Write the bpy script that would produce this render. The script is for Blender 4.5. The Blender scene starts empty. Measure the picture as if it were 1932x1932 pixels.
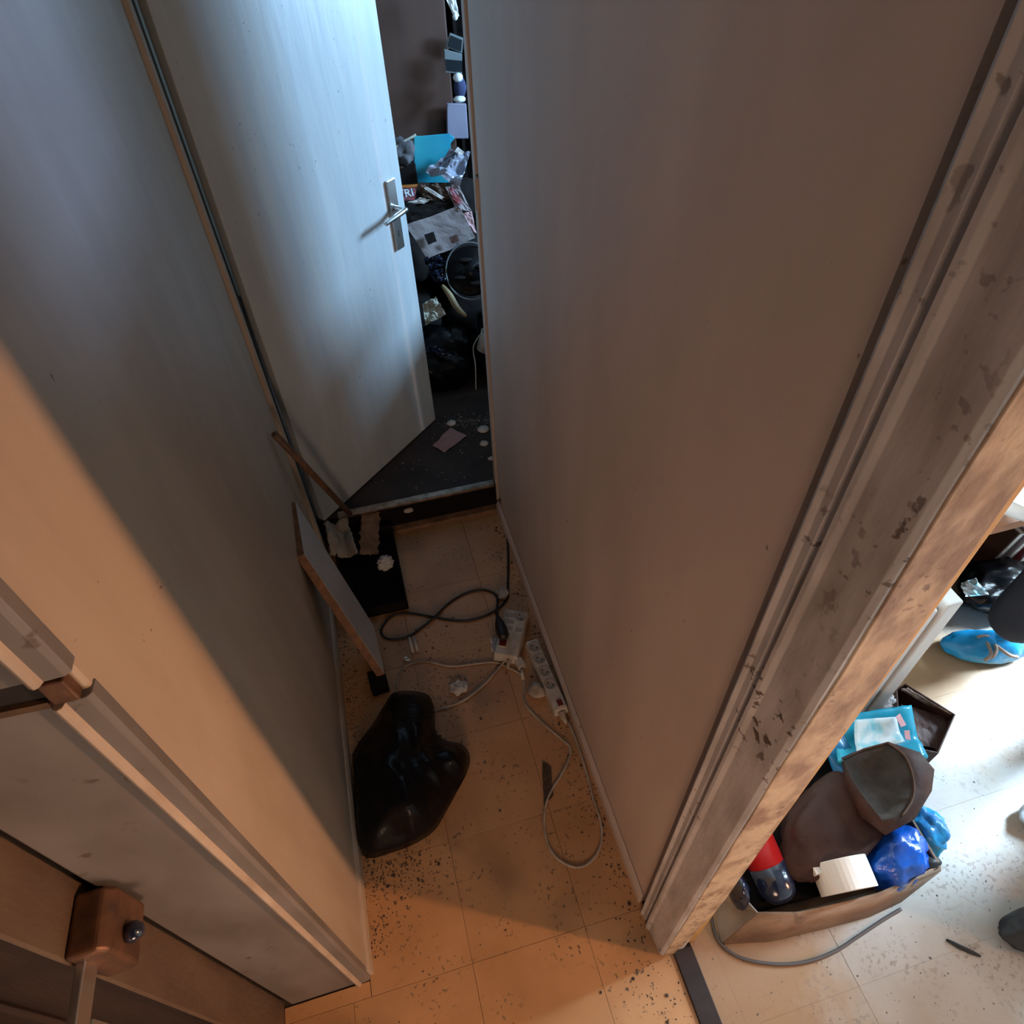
import bpy, bmesh, math, random
from mathutils import Vector, Matrix, noise, Euler

# ---------------------------------------------------------------- camera, world, light
sc = bpy.context.scene
COL = sc.collection
F = 1256.53
RX = Vector((0.96412561, -0.21076954, 0.16136299))   # world axes written in the camera's frame
RY = Vector((-0.26363553, -0.68942571, 0.67467659))
RZ = Vector((-0.03095348, -0.69301399, -0.72025932))
EYE = Vector((0, 0, 2.0))
cam_d = bpy.data.cameras.new('camera')
cam = bpy.data.objects.new('camera', cam_d)
COL.objects.link(cam)
cam_d.sensor_width = 36
cam_d.lens = F / 1932 * 36
cam_d.clip_start = 0.02
m = Matrix(((RX[0], -RX[1], -RX[2]), (RY[0], -RY[1], -RY[2]), (RZ[0], -RZ[1], -RZ[2]))).to_4x4()
m.translation = EYE
cam.matrix_world = m
sc.camera = cam
sc.view_settings.view_transform = 'Standard'
sc.view_settings.look = 'None'
sc.view_settings.exposure = 0.28
sc.view_settings.gamma = 1
sc.view_settings.use_curve_mapping = False
w = bpy.data.worlds.new('world'); sc.world = w
w.use_nodes = True
w.node_tree.nodes['Background'].inputs[0].default_value = (0.55, 0.62, 0.8, 1)
w.node_tree.nodes['Background'].inputs[1].default_value = 0.05

def area(name, loc, target, sx, sy, power, col):
    d = bpy.data.lights.new(name, 'AREA'); d.shape = 'RECTANGLE'; d.size = sx; d.size_y = sy
    d.energy = power; d.color = col
    o = bpy.data.objects.new(name, d); COL.objects.link(o); o.location = loc
    o.rotation_euler = (Vector(target) - Vector(loc)).to_track_quat('-Z', 'Y').to_euler()
    return o
def bulb(name, loc, r, power, col):
    d = bpy.data.lights.new(name, 'POINT'); d.shadow_soft_size = r; d.energy = power; d.color = col
    o = bpy.data.objects.new(name, d); COL.objects.link(o); o.location = loc
    return o
kl = area('kitchen_side_window', (3.05, -1.10, 1.75), (-0.3, 0.35, 1.0), 0.11, 0.5, 11.2, (1.0, 0.48, 0.22)); kl.data.spread = 1.2
area('kitchen_window_daylight', (3.3, 0.85, 1.55), (1.3, 0.3, 0.1), 0.8, 1.1, 420, (0.60, 0.82, 1.0))
area('back_window_daylight', (2.6, 2.58, 1.80), (0.0, 2.2, 1.2), 0.5, 0.5, 118, (0.40, 0.68, 1.0))
tl = area('transom_daylight', (1.25, 1.05, 2.68), (-0.32, 1.02, 1.75), 0.4, 0.2, 1.4, (0.30, 0.50, 1.0)); tl.data.spread = 0.9
area('hall_fill', (-0.25, -1.0, 0.75), (0.22, 1.5, 0.40), 0.5, 0.4, 7.5, (1.0, 0.66, 0.46))  # added fill light behind the camera, brightens the low passage

# ---------------------------------------------------------------- placing helpers
def ray(u, v):
    c = Vector(((u - 966) / F, (v - 966) / F, 1))
    return Vector((RX.dot(c), RY.dot(c), RZ.dot(c)))
def PZ(u, v, z=0.0):
    r = ray(u, v); return EYE + r * ((z - 2.0) / r.z)
def PX(u, v, x):
    r = ray(u, v); return EYE + r * (x / r.x)
def PY(u, v, y):
    r = ray(u, v); return EYE + r * (y / r.y)
HEAP_Y, HEAP_Z, HEAP_K = 2.50, 0.13, 1.05
def PH(u, v, off=0.0):                       # a point on the slope of the heap in the back room
    r = ray(u, v)
    # z = HEAP_Z + K*(y-HEAP_Y) + off
    t = (HEAP_Z + off - HEAP_K * HEAP_Y - 2.0) / (r.z - HEAP_K * r.y)
    return EYE + r * t
V = Vector

# ---------------------------------------------------------------- materials
def mat(name, col, rough=0.6, col2=None, scale=6, stretch=(1, 1, 1), metal=0.0, spec=0.5, bump=0.0, bscale=40,
        spots=None, spot_scale=60, spot_t=0.66, spot2=None, coat=0.0, trans=0.0, lo=0.35, hi=0.7, rand=0.0, alpha=1.0, space='pos', patch=None):
    mt = bpy.data.materials.new(name); mt.use_nodes = True
    nt = mt.node_tree; N = nt.nodes; L = nt.links
    b = N['Principled BSDF']
    b.inputs['Roughness'].default_value = rough
    b.inputs['Metallic'].default_value = metal
    b.inputs['Specular IOR Level'].default_value = spec
    b.inputs['Coat Weight'].default_value = coat
    b.inputs['Transmission Weight'].default_value = trans
    b.inputs['Alpha'].default_value = alpha
    b.inputs['Base Color'].default_value = (*col, 1)
    if space == 'pos':
        src = N.new('ShaderNodeNewGeometry').outputs['Position']
    else:
        src = N.new('ShaderNodeTexCoord').outputs['Object' if space == 'obj' else 'UV']
    mp = N.new('ShaderNodeMapping'); mp.inputs['Scale'].default_value = stretch
    L.new(src, mp.inputs[0])
    cur = None
    def noise_fac(vec, sc_, lo_, hi_, det=4):
        n = N.new('ShaderNodeTexNoise'); n.inputs['Scale'].default_value = sc_; n.inputs['Detail'].default_value = det
        L.new(vec, n.inputs['Vector'])
        r = N.new('ShaderNodeMapRange'); r.inputs[1].default_value = lo_; r.inputs[2].default_value = hi_
        L.new(n.outputs[0], r.inputs[0]); return r.outputs[0]
    def mix(fac, a, bcol):
        x = N.new('ShaderNodeMix'); x.data_type = 'RGBA'
        L.new(fac, x.inputs[0])
        if isinstance(a, tuple): x.inputs[6].default_value = (*a, 1)
        else: L.new(a, x.inputs[6])
        x.inputs[7].default_value = (*bcol, 1)
        return x.outputs[2]
    if col2:
        cur = mix(noise_fac(mp.outputs[0], scale, lo, hi), tuple(col), col2)
    if patch:
        cur = mix(noise_fac(src, patch[1], patch[2], patch[3], 3), cur if cur else tuple(col), patch[0])
    if spots:
        f1 = noise_fac(src, spot_scale, spot_t, spot_t + 0.05, 3)
        f2 = noise_fac(src, spot_scale * 0.09, 0.45, 0.62, 2)
        mm = N.new('ShaderNodeMath'); mm.operation = 'MULTIPLY'; L.new(f1, mm.inputs[0]); L.new(f2, mm.inputs[1])
        cur = mix(mm.outputs[0], cur if cur else tuple(col), spots)
    if spot2:                                   # small isolated marks everywhere
        f1 = noise_fac(src, spot2[1], spot2[2], spot2[2] + 0.03, 2)
        cur = mix(f1, cur if cur else tuple(col), spot2[0])
    if rand:
        oi = N.new('ShaderNodeObjectInfo')
        hs = N.new('ShaderNodeHueSaturation')
        r = N.new('ShaderNodeMapRange'); r.inputs[3].default_value = 1 - rand; r.inputs[4].default_value = 1 + rand
        L.new(oi.outputs['Random'], r.inputs[0]); L.new(r.outputs[0], hs.inputs['Value'])
        if cur: L.new(cur, hs.inputs['Color'])
        else: hs.inputs['Color'].default_value = (*col, 1)
        cur = hs.outputs[0]
    if cur: L.new(cur, b.inputs['Base Color'])
    if bump:
        n = N.new('ShaderNodeTexNoise'); n.inputs['Scale'].default_value = bscale; n.inputs['Detail'].default_value = 5
        L.new(mp.outputs[0], n.inputs['Vector'])
        bp = N.new('ShaderNodeBump'); bp.inputs['Strength'].default_value = bump; bp.inputs['Distance'].default_value = 0.01
        L.new(n.outputs[0], bp.inputs['Height']); L.new(bp.outputs[0], b.inputs['Normal'])
    return mt

M = {}
M['wall_paint'] = mat('cream_gloss_paint', (0.48, 0.395, 0.31), 0.42, (0.40, 0.32, 0.245), 5, (2.2, 2.2, 0.5), bump=0.10, bscale=6,
                      spots=(0.16, 0.11, 0.07), spot_scale=70, spot_t=0.72)
M['wall_right'] = mat('grey_cream_paint', (0.60, 0.49, 0.415), 0.55, (0.50, 0.405, 0.34), 4, (2, 1.2, 0.35), bump=0.06, bscale=8,
                      spots=(0.22, 0.16, 0.12), spot_scale=45, spot_t=0.70)
M['trim_paint'] = mat('dirty_trim_paint', (0.50, 0.47, 0.465), 0.5, (0.27, 0.24, 0.22), 9, (3, 3, 0.8), bump=0.15, bscale=20,
                      spots=(0.09, 0.065, 0.055), spot_scale=60, spot_t=0.60, lo=0.4, hi=0.8)
M['casing_paint'] = mat('grey_casing_paint', (0.19, 0.175, 0.17), 0.42, (0.12, 0.105, 0.095), 5, (1.5, 1.5, 0.8), bump=0.12, bscale=12,
                        spots=(0.08, 0.05, 0.035), spot_scale=30, spot_t=0.66)
M['jamb_paint'] = mat('worn_jamb_paint', (0.52, 0.385, 0.26), 0.6, (0.26, 0.16, 0.10), 14, (1.5, 1.5, 0.9), bump=0.35, bscale=25,
                      spots=(0.2, 0.12, 0.07), spot_scale=90, spot_t=0.60, lo=0.40, hi=0.62)
M['bead_lit_paint'] = mat('side_lit_bead_paint', (0.46, 0.38, 0.31), 0.4, (0.34, 0.26, 0.20), 12)  # bead coloured lighter to stand in for the side light it catches
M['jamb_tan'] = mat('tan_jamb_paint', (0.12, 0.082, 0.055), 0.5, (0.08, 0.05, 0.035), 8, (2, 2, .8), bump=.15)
M['yellow_wood'] = mat('bare_yellow_wood', (0.55, 0.33, 0.11), 0.6, (0.40, 0.22, 0.07), 12, (4, 4, 0.6), bump=0.2)
M['door_paint'] = mat('white_door_paint', (0.56, 0.60, 0.60), 0.38, (0.47, 0.52, 0.55), 7, (2.5, 2.5, 0.35), bump=0.10, bscale=14,
                      spots=(0.25, 0.25, 0.26), spot_scale=90, spot_t=0.68)
M['tile'] = mat('tan_lino', (0.55, 0.305, 0.145), 0.42, (0.42, 0.215, 0.09), 5, bump=0.06, bscale=30,
                spots=(0.13, 0.08, 0.05), spot_scale=75, spot_t=0.60, spot2=((0.10, 0.06, 0.04), 70, 0.74), rand=0.05,
                patch=((0.27, 0.16, 0.09), 2.6, 0.54, 0.68))
M['ktile'] = mat('pale_lino', (0.50, 0.47, 0.44), 0.40, (0.42, 0.37, 0.32), 6, bump=0.08, bscale=30,
                 spots=(0.34, 0.29, 0.26), spot_scale=80, spot_t=0.55, spot2=((0.2, 0.15, 0.12), 60, 0.74), rand=0.04,
                 patch=((0.42, 0.31, 0.20), 2.2, 0.54, 0.66))
M['grout'] = mat('dark_joint', (0.12, 0.075, 0.05), 0.9)
M['back_floor'] = mat('dark_brown_floor', (0.045, 0.026, 0.02), 0.6, (0.02, 0.014, 0.012), 8, bump=0.1)
M['brown_strip'] = mat('brown_strip', (0.035, 0.022, 0.022), 0.8, (0.02, 0.013, 0.013), 9, (1, 3, 1), bump=0.1)
M['dark_wood'] = mat('dark_brown_wood', (0.028, 0.016, 0.012), 0.5, (0.015, 0.009, 0.008), 6, (6, 6, 0.7), bump=0.15)
M['wardrobe'] = mat('dark_brown_wardrobe', (0.085, 0.040, 0.028), 0.55, (0.07, 0.034, 0.024), 5, (4, 1, .5))
M['chrome'] = mat('satin_metal', (0.75, 0.77, 0.78), 0.28, metal=1.0)
M['alu'] = mat('worn_aluminium', (0.6, 0.52, 0.45), 0.38, (0.3, 0.22, 0.17), 30, metal=1.0)
M['rust'] = mat('rusty_brown_metal', (0.16, 0.075, 0.04), 0.45, (0.06, 0.035, 0.025), 30, metal=0.4, bump=0.2)
M['black_plastic'] = mat('black_plastic_film', (0.004, 0.0038, 0.005), 0.30, spec=0.22, bump=0.7, bscale=11, stretch=(1.0, 2.6, 1.0))
M['dull_black'] = mat('dull_black', (0.008, 0.006, 0.006), 0.85, spec=0.12, col2=(0.014, 0.01, 0.009), scale=12)
M['blue_black'] = mat('blue_black_film', (0.012, 0.016, 0.035), 0.16, spec=0.8, bump=0.5, bscale=26)
M['rubber'] = mat('black_cable', (0.012, 0.010, 0.010), 0.5)
M['grey_cable'] = mat('grey_cable', (0.10, 0.085, 0.085), 0.5)
M['white_cable'] = mat('dirty_white_cable', (0.50, 0.43, 0.36), 0.5, (0.30, 0.24, 0.19), 25)
M['white_plastic'] = mat('dirty_white_plastic', (0.60, 0.56, 0.50), 0.45, (0.42, 0.36, 0.30), 25)
M['socket'] = mat('socket_well', (0.33, 0.29, 0.25), 0.5)
M['hole'] = mat('black_hole', (0.01, 0.008, 0.007), 0.8)
M['red_switch'] = mat('red_rocker', (0.15, 0.02, 0.012), 0.3)
M['chipboard'] = mat('brown_chipboard', (0.26, 0.13, 0.065), 0.8, (0.15, 0.075, 0.04), 40, bump=0.3, bscale=80)
M['white_board'] = mat('white_laminate', (0.56, 0.53, 0.51), 0.4, (0.44, 0.40, 0.37), 6)
M['stick'] = mat('brown_stick', (0.20, 0.10, 0.05), 0.55, (0.11, 0.055, 0.03), 20)
M['card'] = mat('torn_brown_card', (0.30, 0.17, 0.10), 0.85, (0.14, 0.075, 0.045), 20, bump=0.2)
M['cloth'] = mat('greyish_cloth', (0.48, 0.43, 0.36), 0.9, (0.34, 0.30, 0.25), 18, bump=0.3)
M['paper'] = mat('crumpled_paper', (0.62, 0.58, 0.54), 0.8, (0.45, 0.40, 0.37), 20, bump=0.2)
M['pink_paper'] = mat('pinkish_paper', (0.50, 0.30, 0.30), 0.8, (0.36, 0.20, 0.20), 16)
M['foil'] = mat('foil', (0.95, 0.93, 0.9), 0.2, metal=0.8)
M['dirt'] = mat('dirt', (0.055, 0.035, 0.024), 0.95, (0.10, 0.065, 0.045), 60, space='pos')
M['crumb'] = mat('pale_crumbs', (0.26, 0.23, 0.21), 0.9, (0.2, 0.16, 0.13), 40)
M['card_pale'] = mat('dirty_pale_card', (0.30, 0.25, 0.21), 0.7, (0.18, 0.14, 0.11), 12)
M['cardboard'] = mat('worn_cardboard', (0.34, 0.22, 0.145), 0.75, (0.19, 0.10, 0.06), 9, (1, 1, 2), bump=0.1, spots=(0.10, 0.06, 0.04), spot_scale=25, spot_t=0.55)
M['leather'] = mat('brown_leather', (0.070, 0.026, 0.016), 0.6, (0.036, 0.014, 0.010), 10, bump=0.2, bscale=60, spec=0.3)
M['lining'] = mat('grey_brown_lining', (0.060, 0.044, 0.034), 0.95, (0.035, 0.024, 0.018), 30, bump=0.3)
M['tan_leather'] = mat('tan_leather', (0.13, 0.055, 0.022), 0.7, (0.07, 0.032, 0.018), 10)
M['felt'] = mat('felt_lining', (0.30, 0.23, 0.19), 0.95, (0.12, 0.08, 0.06), 45, bump=0.6, bscale=90)
M['teal'] = mat('teal_film', (0.03, 0.42, 0.58), 0.25, (0.02, 0.30, 0.46), 12, space='obj')
M['teal_deep'] = mat('blue_film', (0.01, 0.20, 0.42), 0.3, (0.01, 0.14, 0.34), 12)
M['label_white'] = mat('pale_label_print', (0.72, 0.80, 0.84), 0.3, (0.25, 0.62, 0.72), 26, lo=0.45, hi=0.65)
M['pink_print'] = mat('pink_print', (0.75, 0.38, 0.42), 0.35)
M['red_bottle'] = mat('red_plastic', (0.42, 0.012, 0.015), 0.3)
M['navy_cap'] = mat('navy_plastic', (0.010, 0.014, 0.035), 0.18, spec=0.8)
M['tape'] = mat('white_tape', (0.80, 0.74, 0.68), 0.5)
M['blue_bag'] = mat('blue_plastic_film', (0.005, 0.11, 0.55), 0.22, (0.01, 0.06, 0.34), 14, spec=0.7, bump=0.5, bscale=30)
M['cyan_bag'] = mat('cyan_plastic_film', (0.02, 0.35, 0.62), 0.3, (0.02, 0.12, 0.35), 14, bump=0.5, bscale=30)
M['overshoe'] = mat('blue_overshoe_film', (0.01, 0.26, 0.50), 0.35, (0.01, 0.17, 0.38), 10, bump=0.4, bscale=30)
M['pale_overshoe'] = mat('pale_overshoe_film', (0.55, 0.62, 0.68), 0.35, (0.4, 0.46, 0.52), 14, bump=0.4, bscale=30)
M['trouser'] = mat('black_trousers', (0.012, 0.013, 0.020), 0.9, (0.02, 0.02, 0.028), 20, bump=0.2)
M['jacket'] = mat('dark_jacket', (0.03, 0.035, 0.05), 0.85, bump=0.2)
M['skin'] = mat('skin', (0.50, 0.30, 0.21), 0.5)
M['hair'] = mat('hair', (0.03, 0.02, 0.015), 0.7)
M['lace'] = mat('beige_laces', (0.30, 0.21, 0.16), 0.8)
M['boot'] = mat('black_boot', (0.015, 0.014, 0.015), 0.5)
M['white_enamel'] = mat('white_enamel', (0.82, 0.79, 0.77), 0.4, (0.74, 0.70, 0.67), 5)
M['grey_seal'] = mat('grey_seal', (0.20, 0.19, 0.18), 0.6)
M['shelf_wood'] = mat('orange_shelf_wood', (0.42, 0.20, 0.10), 0.5, (0.34, 0.16, 0.08), 6, (1, 6, 1))
M['lamp_white'] = mat('white_enamel_bowl', (0.88, 0.89, 0.9), 0.3)
M['newsprint'] = None
M['blue_folder'] = mat('blue_folder', (0.02, 0.30, 0.46), 0.35, (0.04, 0.42, 0.50), 3, lo=0.4, hi=0.6)
M['silver_film'] = mat('silvery_crumpled_film', (0.30, 0.32, 0.40), 0.25, (0.25, 0.26, 0.32), 10, bump=0.5, bscale=25, spec=0.8)
M['grey_fabric'] = mat('grey_garment', (0.12, 0.115, 0.13), 0.9, (0.07, 0.065, 0.07), 20, bump=0.3)
M['brown_fabric'] = mat('brown_garment', (0.09, 0.05, 0.035), 0.9, (0.14, 0.09, 0.06), 14, bump=0.3)
M['red_print'] = mat('red_print', (0.20, 0.02, 0.025), 0.6, (0.26, 0.11, 0.13), 25, lo=0.45, hi=0.6)
M['orange_print'] = mat('orange_print', (0.40, 0.14, 0.03), 0.4)
M['ivory'] = mat('ivory_rag', (0.42, 0.40, 0.32), 0.8, (0.26, 0.24, 0.18), 16, bump=0.3)
M['banana'] = mat('yellowish_strap', (0.28, 0.21, 0.10), 0.7, (0.16, 0.11, 0.05), 20)
M['dark_glass'] = mat('dark_picture_glass', (0.01, 0.015, 0.02), 0.35, spec=0.3)
M['grey_frame'] = mat('grey_frame', (0.16, 0.19, 0.20), 0.4)
M['lilac'] = mat('lilac_panel', (0.30, 0.29, 0.38), 0.6, (0.24, 0.23, 0.31), 6)
M['navy'] = mat('navy_fabric', (0.03, 0.04, 0.11), 0.8)
M['wood_edge'] = mat('old_brown_wood', (0.10, 0.055, 0.025), 0.7, (0.05, 0.028, 0.015), 10, (3, 3, .6))
M['glass'] = mat('window_glass', (0.9, 0.95, 1.0), 0.05, trans=1.0)
M['ceiling'] = mat('ceiling_paint', (0.24, 0.21, 0.18), 0.8)
M['old_plaster_dark'] = mat('low_bounce_plaster', (0.22, 0.18, 0.15), 0.8, (0.16, 0.13, 0.10), 4)  # plaster darkened so the hall walls bounce less light
M['plaster'] = mat('old_plaster', (0.50, 0.47, 0.42), 0.8, (0.42, 0.38, 0.33), 4)
M['clear_film'] = mat('milky_film', (0.75, 0.72, 0.74), 0.25, alpha=0.75, bump=0.5, bscale=30)

def newsprint(name, paper, ink, rows=34, photos=()):
    mt = bpy.data.materials.new(name); mt.use_nodes = True
    nt = mt.node_tree; N = nt.nodes; L = nt.links; b = N['Principled BSDF']; b.inputs['Roughness'].default_value = 0.85
    uv = N.new('ShaderNodeTexCoord').outputs['UV']
    br = N.new('ShaderNodeTexBrick'); br.inputs['Scale'].default_value = rows
    br.inputs['Color1'].default_value = (*paper, 1); br.inputs['Color2'].default_value = (*[c * 0.55 for c in paper], 1)
    br.inputs['Mortar'].default_value = (*paper, 1); br.inputs['Mortar Size'].default_value = 0.09
    br.inputs['Brick Width'].default_value = 0.9; br.inputs['Row Height'].default_value = 0.5
    L.new(uv, br.inputs['Vector'])
    L.new(br.outputs[0], b.inputs['Base Color'])
    return mt
M['newsprint'] = newsprint('newsprint', (0.23, 0.185, 0.18), (0.1, 0.1, 0.1))
M['bookpage'] = newsprint('bookpage', (0.30, 0.24, 0.24), (0.1, 0.1, 0.1), 20)

def add_stain_shade(mt, centre, r0, r1, col):
    N = mt.node_tree.nodes; L = mt.node_tree.links; b = N['Principled BSDF']
    old = b.inputs['Base Color'].links[0].from_socket
    g = N.new('ShaderNodeNewGeometry').outputs['Position']
    d = N.new('ShaderNodeVectorMath'); d.operation = 'DISTANCE'; L.new(g, d.inputs[0]); d.inputs[1].default_value = centre
    n = N.new('ShaderNodeTexNoise'); n.inputs['Scale'].default_value = 14; L.new(g, n.inputs['Vector'])
    a = N.new('ShaderNodeMath'); a.operation = 'MULTIPLY_ADD'; L.new(n.outputs[0], a.inputs[0]); a.inputs[1].default_value = .16; L.new(d.outputs['Value'], a.inputs[2])
    r = N.new('ShaderNodeMapRange'); r.inputs[1].default_value = r0; r.inputs[2].default_value = r1; r.inputs[3].default_value = .8; r.inputs[4].default_value = 0; L.new(a.outputs[0], r.inputs[0])
    x = N.new('ShaderNodeMix'); x.data_type = 'RGBA'; L.new(r.outputs[0], x.inputs[0]); L.new(old, x.inputs[6]); x.inputs[7].default_value = (*col, 1); L.new(x.outputs[2], b.inputs['Base Color'])
add_stain_shade(M['ktile'], (.60, .20, 0), .22, .36, (.34, .17, .06))
add_stain_shade(M['ktile'], (1.62, .70, 0), .24, .38, (.36, .18, .06))  # shadow beside the blue overshoe, painted into the tile colour

# ---------------------------------------------------------------- geometry helpers
class MB:
    def __init__(s): s.b = bmesh.new(); s.uv = s.b.loops.layers.uv.new('UVMap')
    def face(s, pts, uvs=None):
        vs = [s.b.verts.new(p) for p in pts]; f = s.b.faces.new(vs)
        if uvs:
            for l, q in zip(f.loops, uvs): l[s.uv].uv = q
        return f
    def box(s, a, c, rot=None, piv=None):
        a = V(a); c = V(c)
        lo = V((min(a.x, c.x), min(a.y, c.y), min(a.z, c.z))); hi = V((max(a.x, c.x), max(a.y, c.y), max(a.z, c.z)))
        r = bmesh.ops.create_cube(s.b, size=1)
        mid = (lo + hi) / 2
        for v in r['verts']:
            v.co = V((v.co.x * (hi.x - lo.x), v.co.y * (hi.y - lo.y), v.co.z * (hi.z - lo.z))) + mid
        if rot:
            R = Euler(rot).to_matrix(); p = V(piv) if piv else mid
            for v in r['verts']: v.co = R @ (v.co - p) + p
        return s
    def prism(s, pts2, z0, z1, f=lambda x, y, z: (x, y, z)):
        n = len(pts2)
        lo = [s.b.verts.new(f(x, y, z0)) for x, y in pts2]; hi = [s.b.verts.new(f(x, y, z1)) for x, y in pts2]
        for i in range(n):
            j = (i + 1) % n; s.b.faces.new((lo[i], lo[j], hi[j], hi[i]))
        s.b.faces.new(lo[::-1]); s.b.faces.new(hi); return s
    def hexa(s, lo4, hi4):                 # eight corners
        a = [s.b.verts.new(p) for p in lo4]; c = [s.b.verts.new(p) for p in hi4]
        for i in range(4):
            j = (i + 1) % 4; s.b.faces.new((a[i], a[j], c[j], c[i]))
        s.b.faces.new(a[::-1]); s.b.faces.new(c); return s
    def slab(s, quad, t, n=None):          # flat quad thickened by t against its normal
        q = [V(p) for p in quad]
        nn = n if n else (q[1] - q[0]).cross(q[2] - q[0]).normalized()
        return s.hexa([p - nn * t for p in q], q)
    def tube(s, pts, r, k=8, smooth=6, closed=False):
        P = [V(p) for p in pts]
        if smooth > 1 and len(P) > 2:
            Q = []
            for i in range(len(P) - 1):
                p0 = P[max(i - 1, 0)]; p1 = P[i]; p2 = P[i + 1]; p3 = P[min(i + 2, len(P) - 1)]
                for j in range(smooth):
                    t = j / smooth
                    Q.append(0.5 * ((2 * p1) + (p2 - p0) * t + (2 * p0 - 5 * p1 + 4 * p2 - p3) * t * t + (3 * p1 - p0 - 3 * p2 + p3) * t ** 3))
            Q.append(P[-1]); P = Q
        rings = []; up = V((0, 0, 1))
        for i, p in enumerate(P):
            d = (P[min(i + 1, len(P) - 1)] - P[max(i - 1, 0)]).normalized()
            a = d.cross(up)
            if a.length < 0.05: a = d.cross(V((1, 0, 0)))
            a.normalize(); c = d.cross(a).normalized()
            rr = r(i / (len(P) - 1)) if callable(r) else r
            rings.append([s.b.verts.new(p + (a * math.cos(2 * math.pi * j / k) + c * math.sin(2 * math.pi * j / k)) * rr) for j in range(k)])
        for A, Bq in zip(rings, rings[1:]):
            for j in range(k):
                s.b.faces.new((A[j], A[(j + 1) % k], Bq[(j + 1) % k], Bq[j]))
        s.b.faces.new(rings[0][::-1]); s.b.faces.new(rings[-1]); return s
    def lathe(s, prof, mtx=Matrix(), k=24):
        rings = []
        for r, z in prof:
            rings.append([s.b.verts.new(mtx @ V((r * math.cos(2 * math.pi * j / k), r * math.sin(2 * math.pi * j / k), z))) for j in range(k)])
        for A, Bq in zip(rings, rings[1:]):
            for j in range(k):
                s.b.faces.new((A[j], A[(j + 1) % k], Bq[(j + 1) % k], Bq[j]))
        if prof[0][0] > 1e-4: s.b.faces.new(rings[0][::-1])
        if prof[-1][0] > 1e-4: s.b.faces.new(rings[-1])
        return s
    def blob(s, c, r, seed=0, amp=0.25, freq=1.6, sub=4, fine=0.06, floor=None, ridge=0.0, rot=0.0, tilt=0.0):
        q = bmesh.ops.create_icosphere(s.b, subdivisions=sub, radius=1)
        c = V(c); r = V(r); Rm = Matrix.Rotation(rot, 3, 'Z') @ Matrix.Rotation(tilt, 3, 'Y')
        off = V((seed * 7.3, seed * 3.1, seed * 1.7))
        for v in q['verts']:
            n = v.co.normalized()
            d = 1 + amp * noise.noise(n * freq + off) + fine * noise.noise(n * freq * 4 + off)
            if ridge:
                d += ridge * (0.5 - abs(noise.noise(n * freq * 2.3 + off * 2))) + ridge * 0.5 * (0.5 - abs(noise.noise(n * freq * 5.1 + off)))
            p = Rm @ V((n.x * r.x * d, n.y * r.y * d, n.z * r.z * d)) + c
            if floor is not None and p.z < floor: p.z = floor + 0.0008
            v.co = p
        return s
    def sheet(s, quad, nu=14, nv=14, amp=0.01, seed=0, freq=5, bend=0.0, edge=0.0):
        """crumpled sheet between four corners (a,b,c,d round)"""
        a, b_, c, d = [V(p) for p in quad]
        nrm = (b_ - a).cross(d - a).normalized()
        g = []
        for j in range(nv + 1):
            row = []
            for i in range(nu + 1):
                u = i / nu; v = j / nv
                p = a * (1 - u) * (1 - v) + b_ * u * (1 - v) + c * u * v + d * (1 - u) * v
                h = amp * (noise.noise(V((u * freq, v * freq, seed * 3.7))) + 0.7 * (0.4 - abs(noise.noise(V((u * freq * 1.7, v * freq * 1.7, seed + 9.1))))))
                h += bend * math.sin(u * math.pi)
                if edge:
                    e = edge * noise.noise(V((u * 9, v * 9, seed)))
                    if i in (0, nu): p += (b_ - a).normalized() * e
                    if j in (0, nv): p += (d - a).normalized() * e
                row.append(s.b.verts.new(p + nrm * h))
            g.append(row)
        for j in range(nv):
            for i in range(nu):
                f = s.b.faces.new((g[j][i], g[j][i + 1], g[j + 1][i + 1], g[j + 1][i]))
                for l, q in zip(f.loops, ((i, j), (i + 1, j), (i + 1, j + 1), (i, j + 1))): l[s.uv].uv = (q[0] / nu, q[1] / nv)
        return s
    def build(s, name, m, parent=None, smooth=False, bevel=0.0, solid=0.0, seg=2):
        bmesh.ops.recalc_face_normals(s.b, faces=s.b.faces)
        me = bpy.data.meshes.new(name); s.b.to_mesh(me); s.b.free()
        if m: me.materials.append(m)
        if smooth:
            for p in me.polygons: p.use_smooth = True
        o = bpy.data.objects.new(name, me); COL.objects.link(o)
        if parent: o.parent = parent
        if solid:
            md = o.modifiers.new('solid', 'SOLIDIFY'); md.thickness = solid; md.offset = 0
        if bevel:
            md = o.modifiers.new('bevel', 'BEVEL'); md.width = bevel; md.segments = seg; md.limit_method = 'ANGLE'
        return o
def tag(o, label, cat, group=None, kind=None):
    o['label'] = label; o['category'] = cat
    if group: o['group'] = group
    if kind: o['kind'] = kind
    return o
def root(name, loc=(0, 0, 0)):
    o = bpy.data.objects.new(name, None); COL.objects.link(o); o.empty_display_size = 0.05; o.location = loc
    return o
def adopt(r):                                  # the parts were modelled at world positions: keep them there
    inv = Matrix.Translation(r.location).inverted()
    for o in bpy.data.objects:
        if o.parent == r: o.matrix_parent_inverse = inv
def thing(name, label, cat, loc=(0, 0, 0), group=None):
    return tag(root(name, loc), label, cat, group)
def struct(o): o['kind'] = 'structure'; return o

# ================================================================ THE SETTING
LX, RXW = -0.32, 0.40          # faces of the two long walls
YF = 1.93                      # where the passage ends at the raised threshold
ZB = 0.13                      # floor level of the back room

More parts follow.
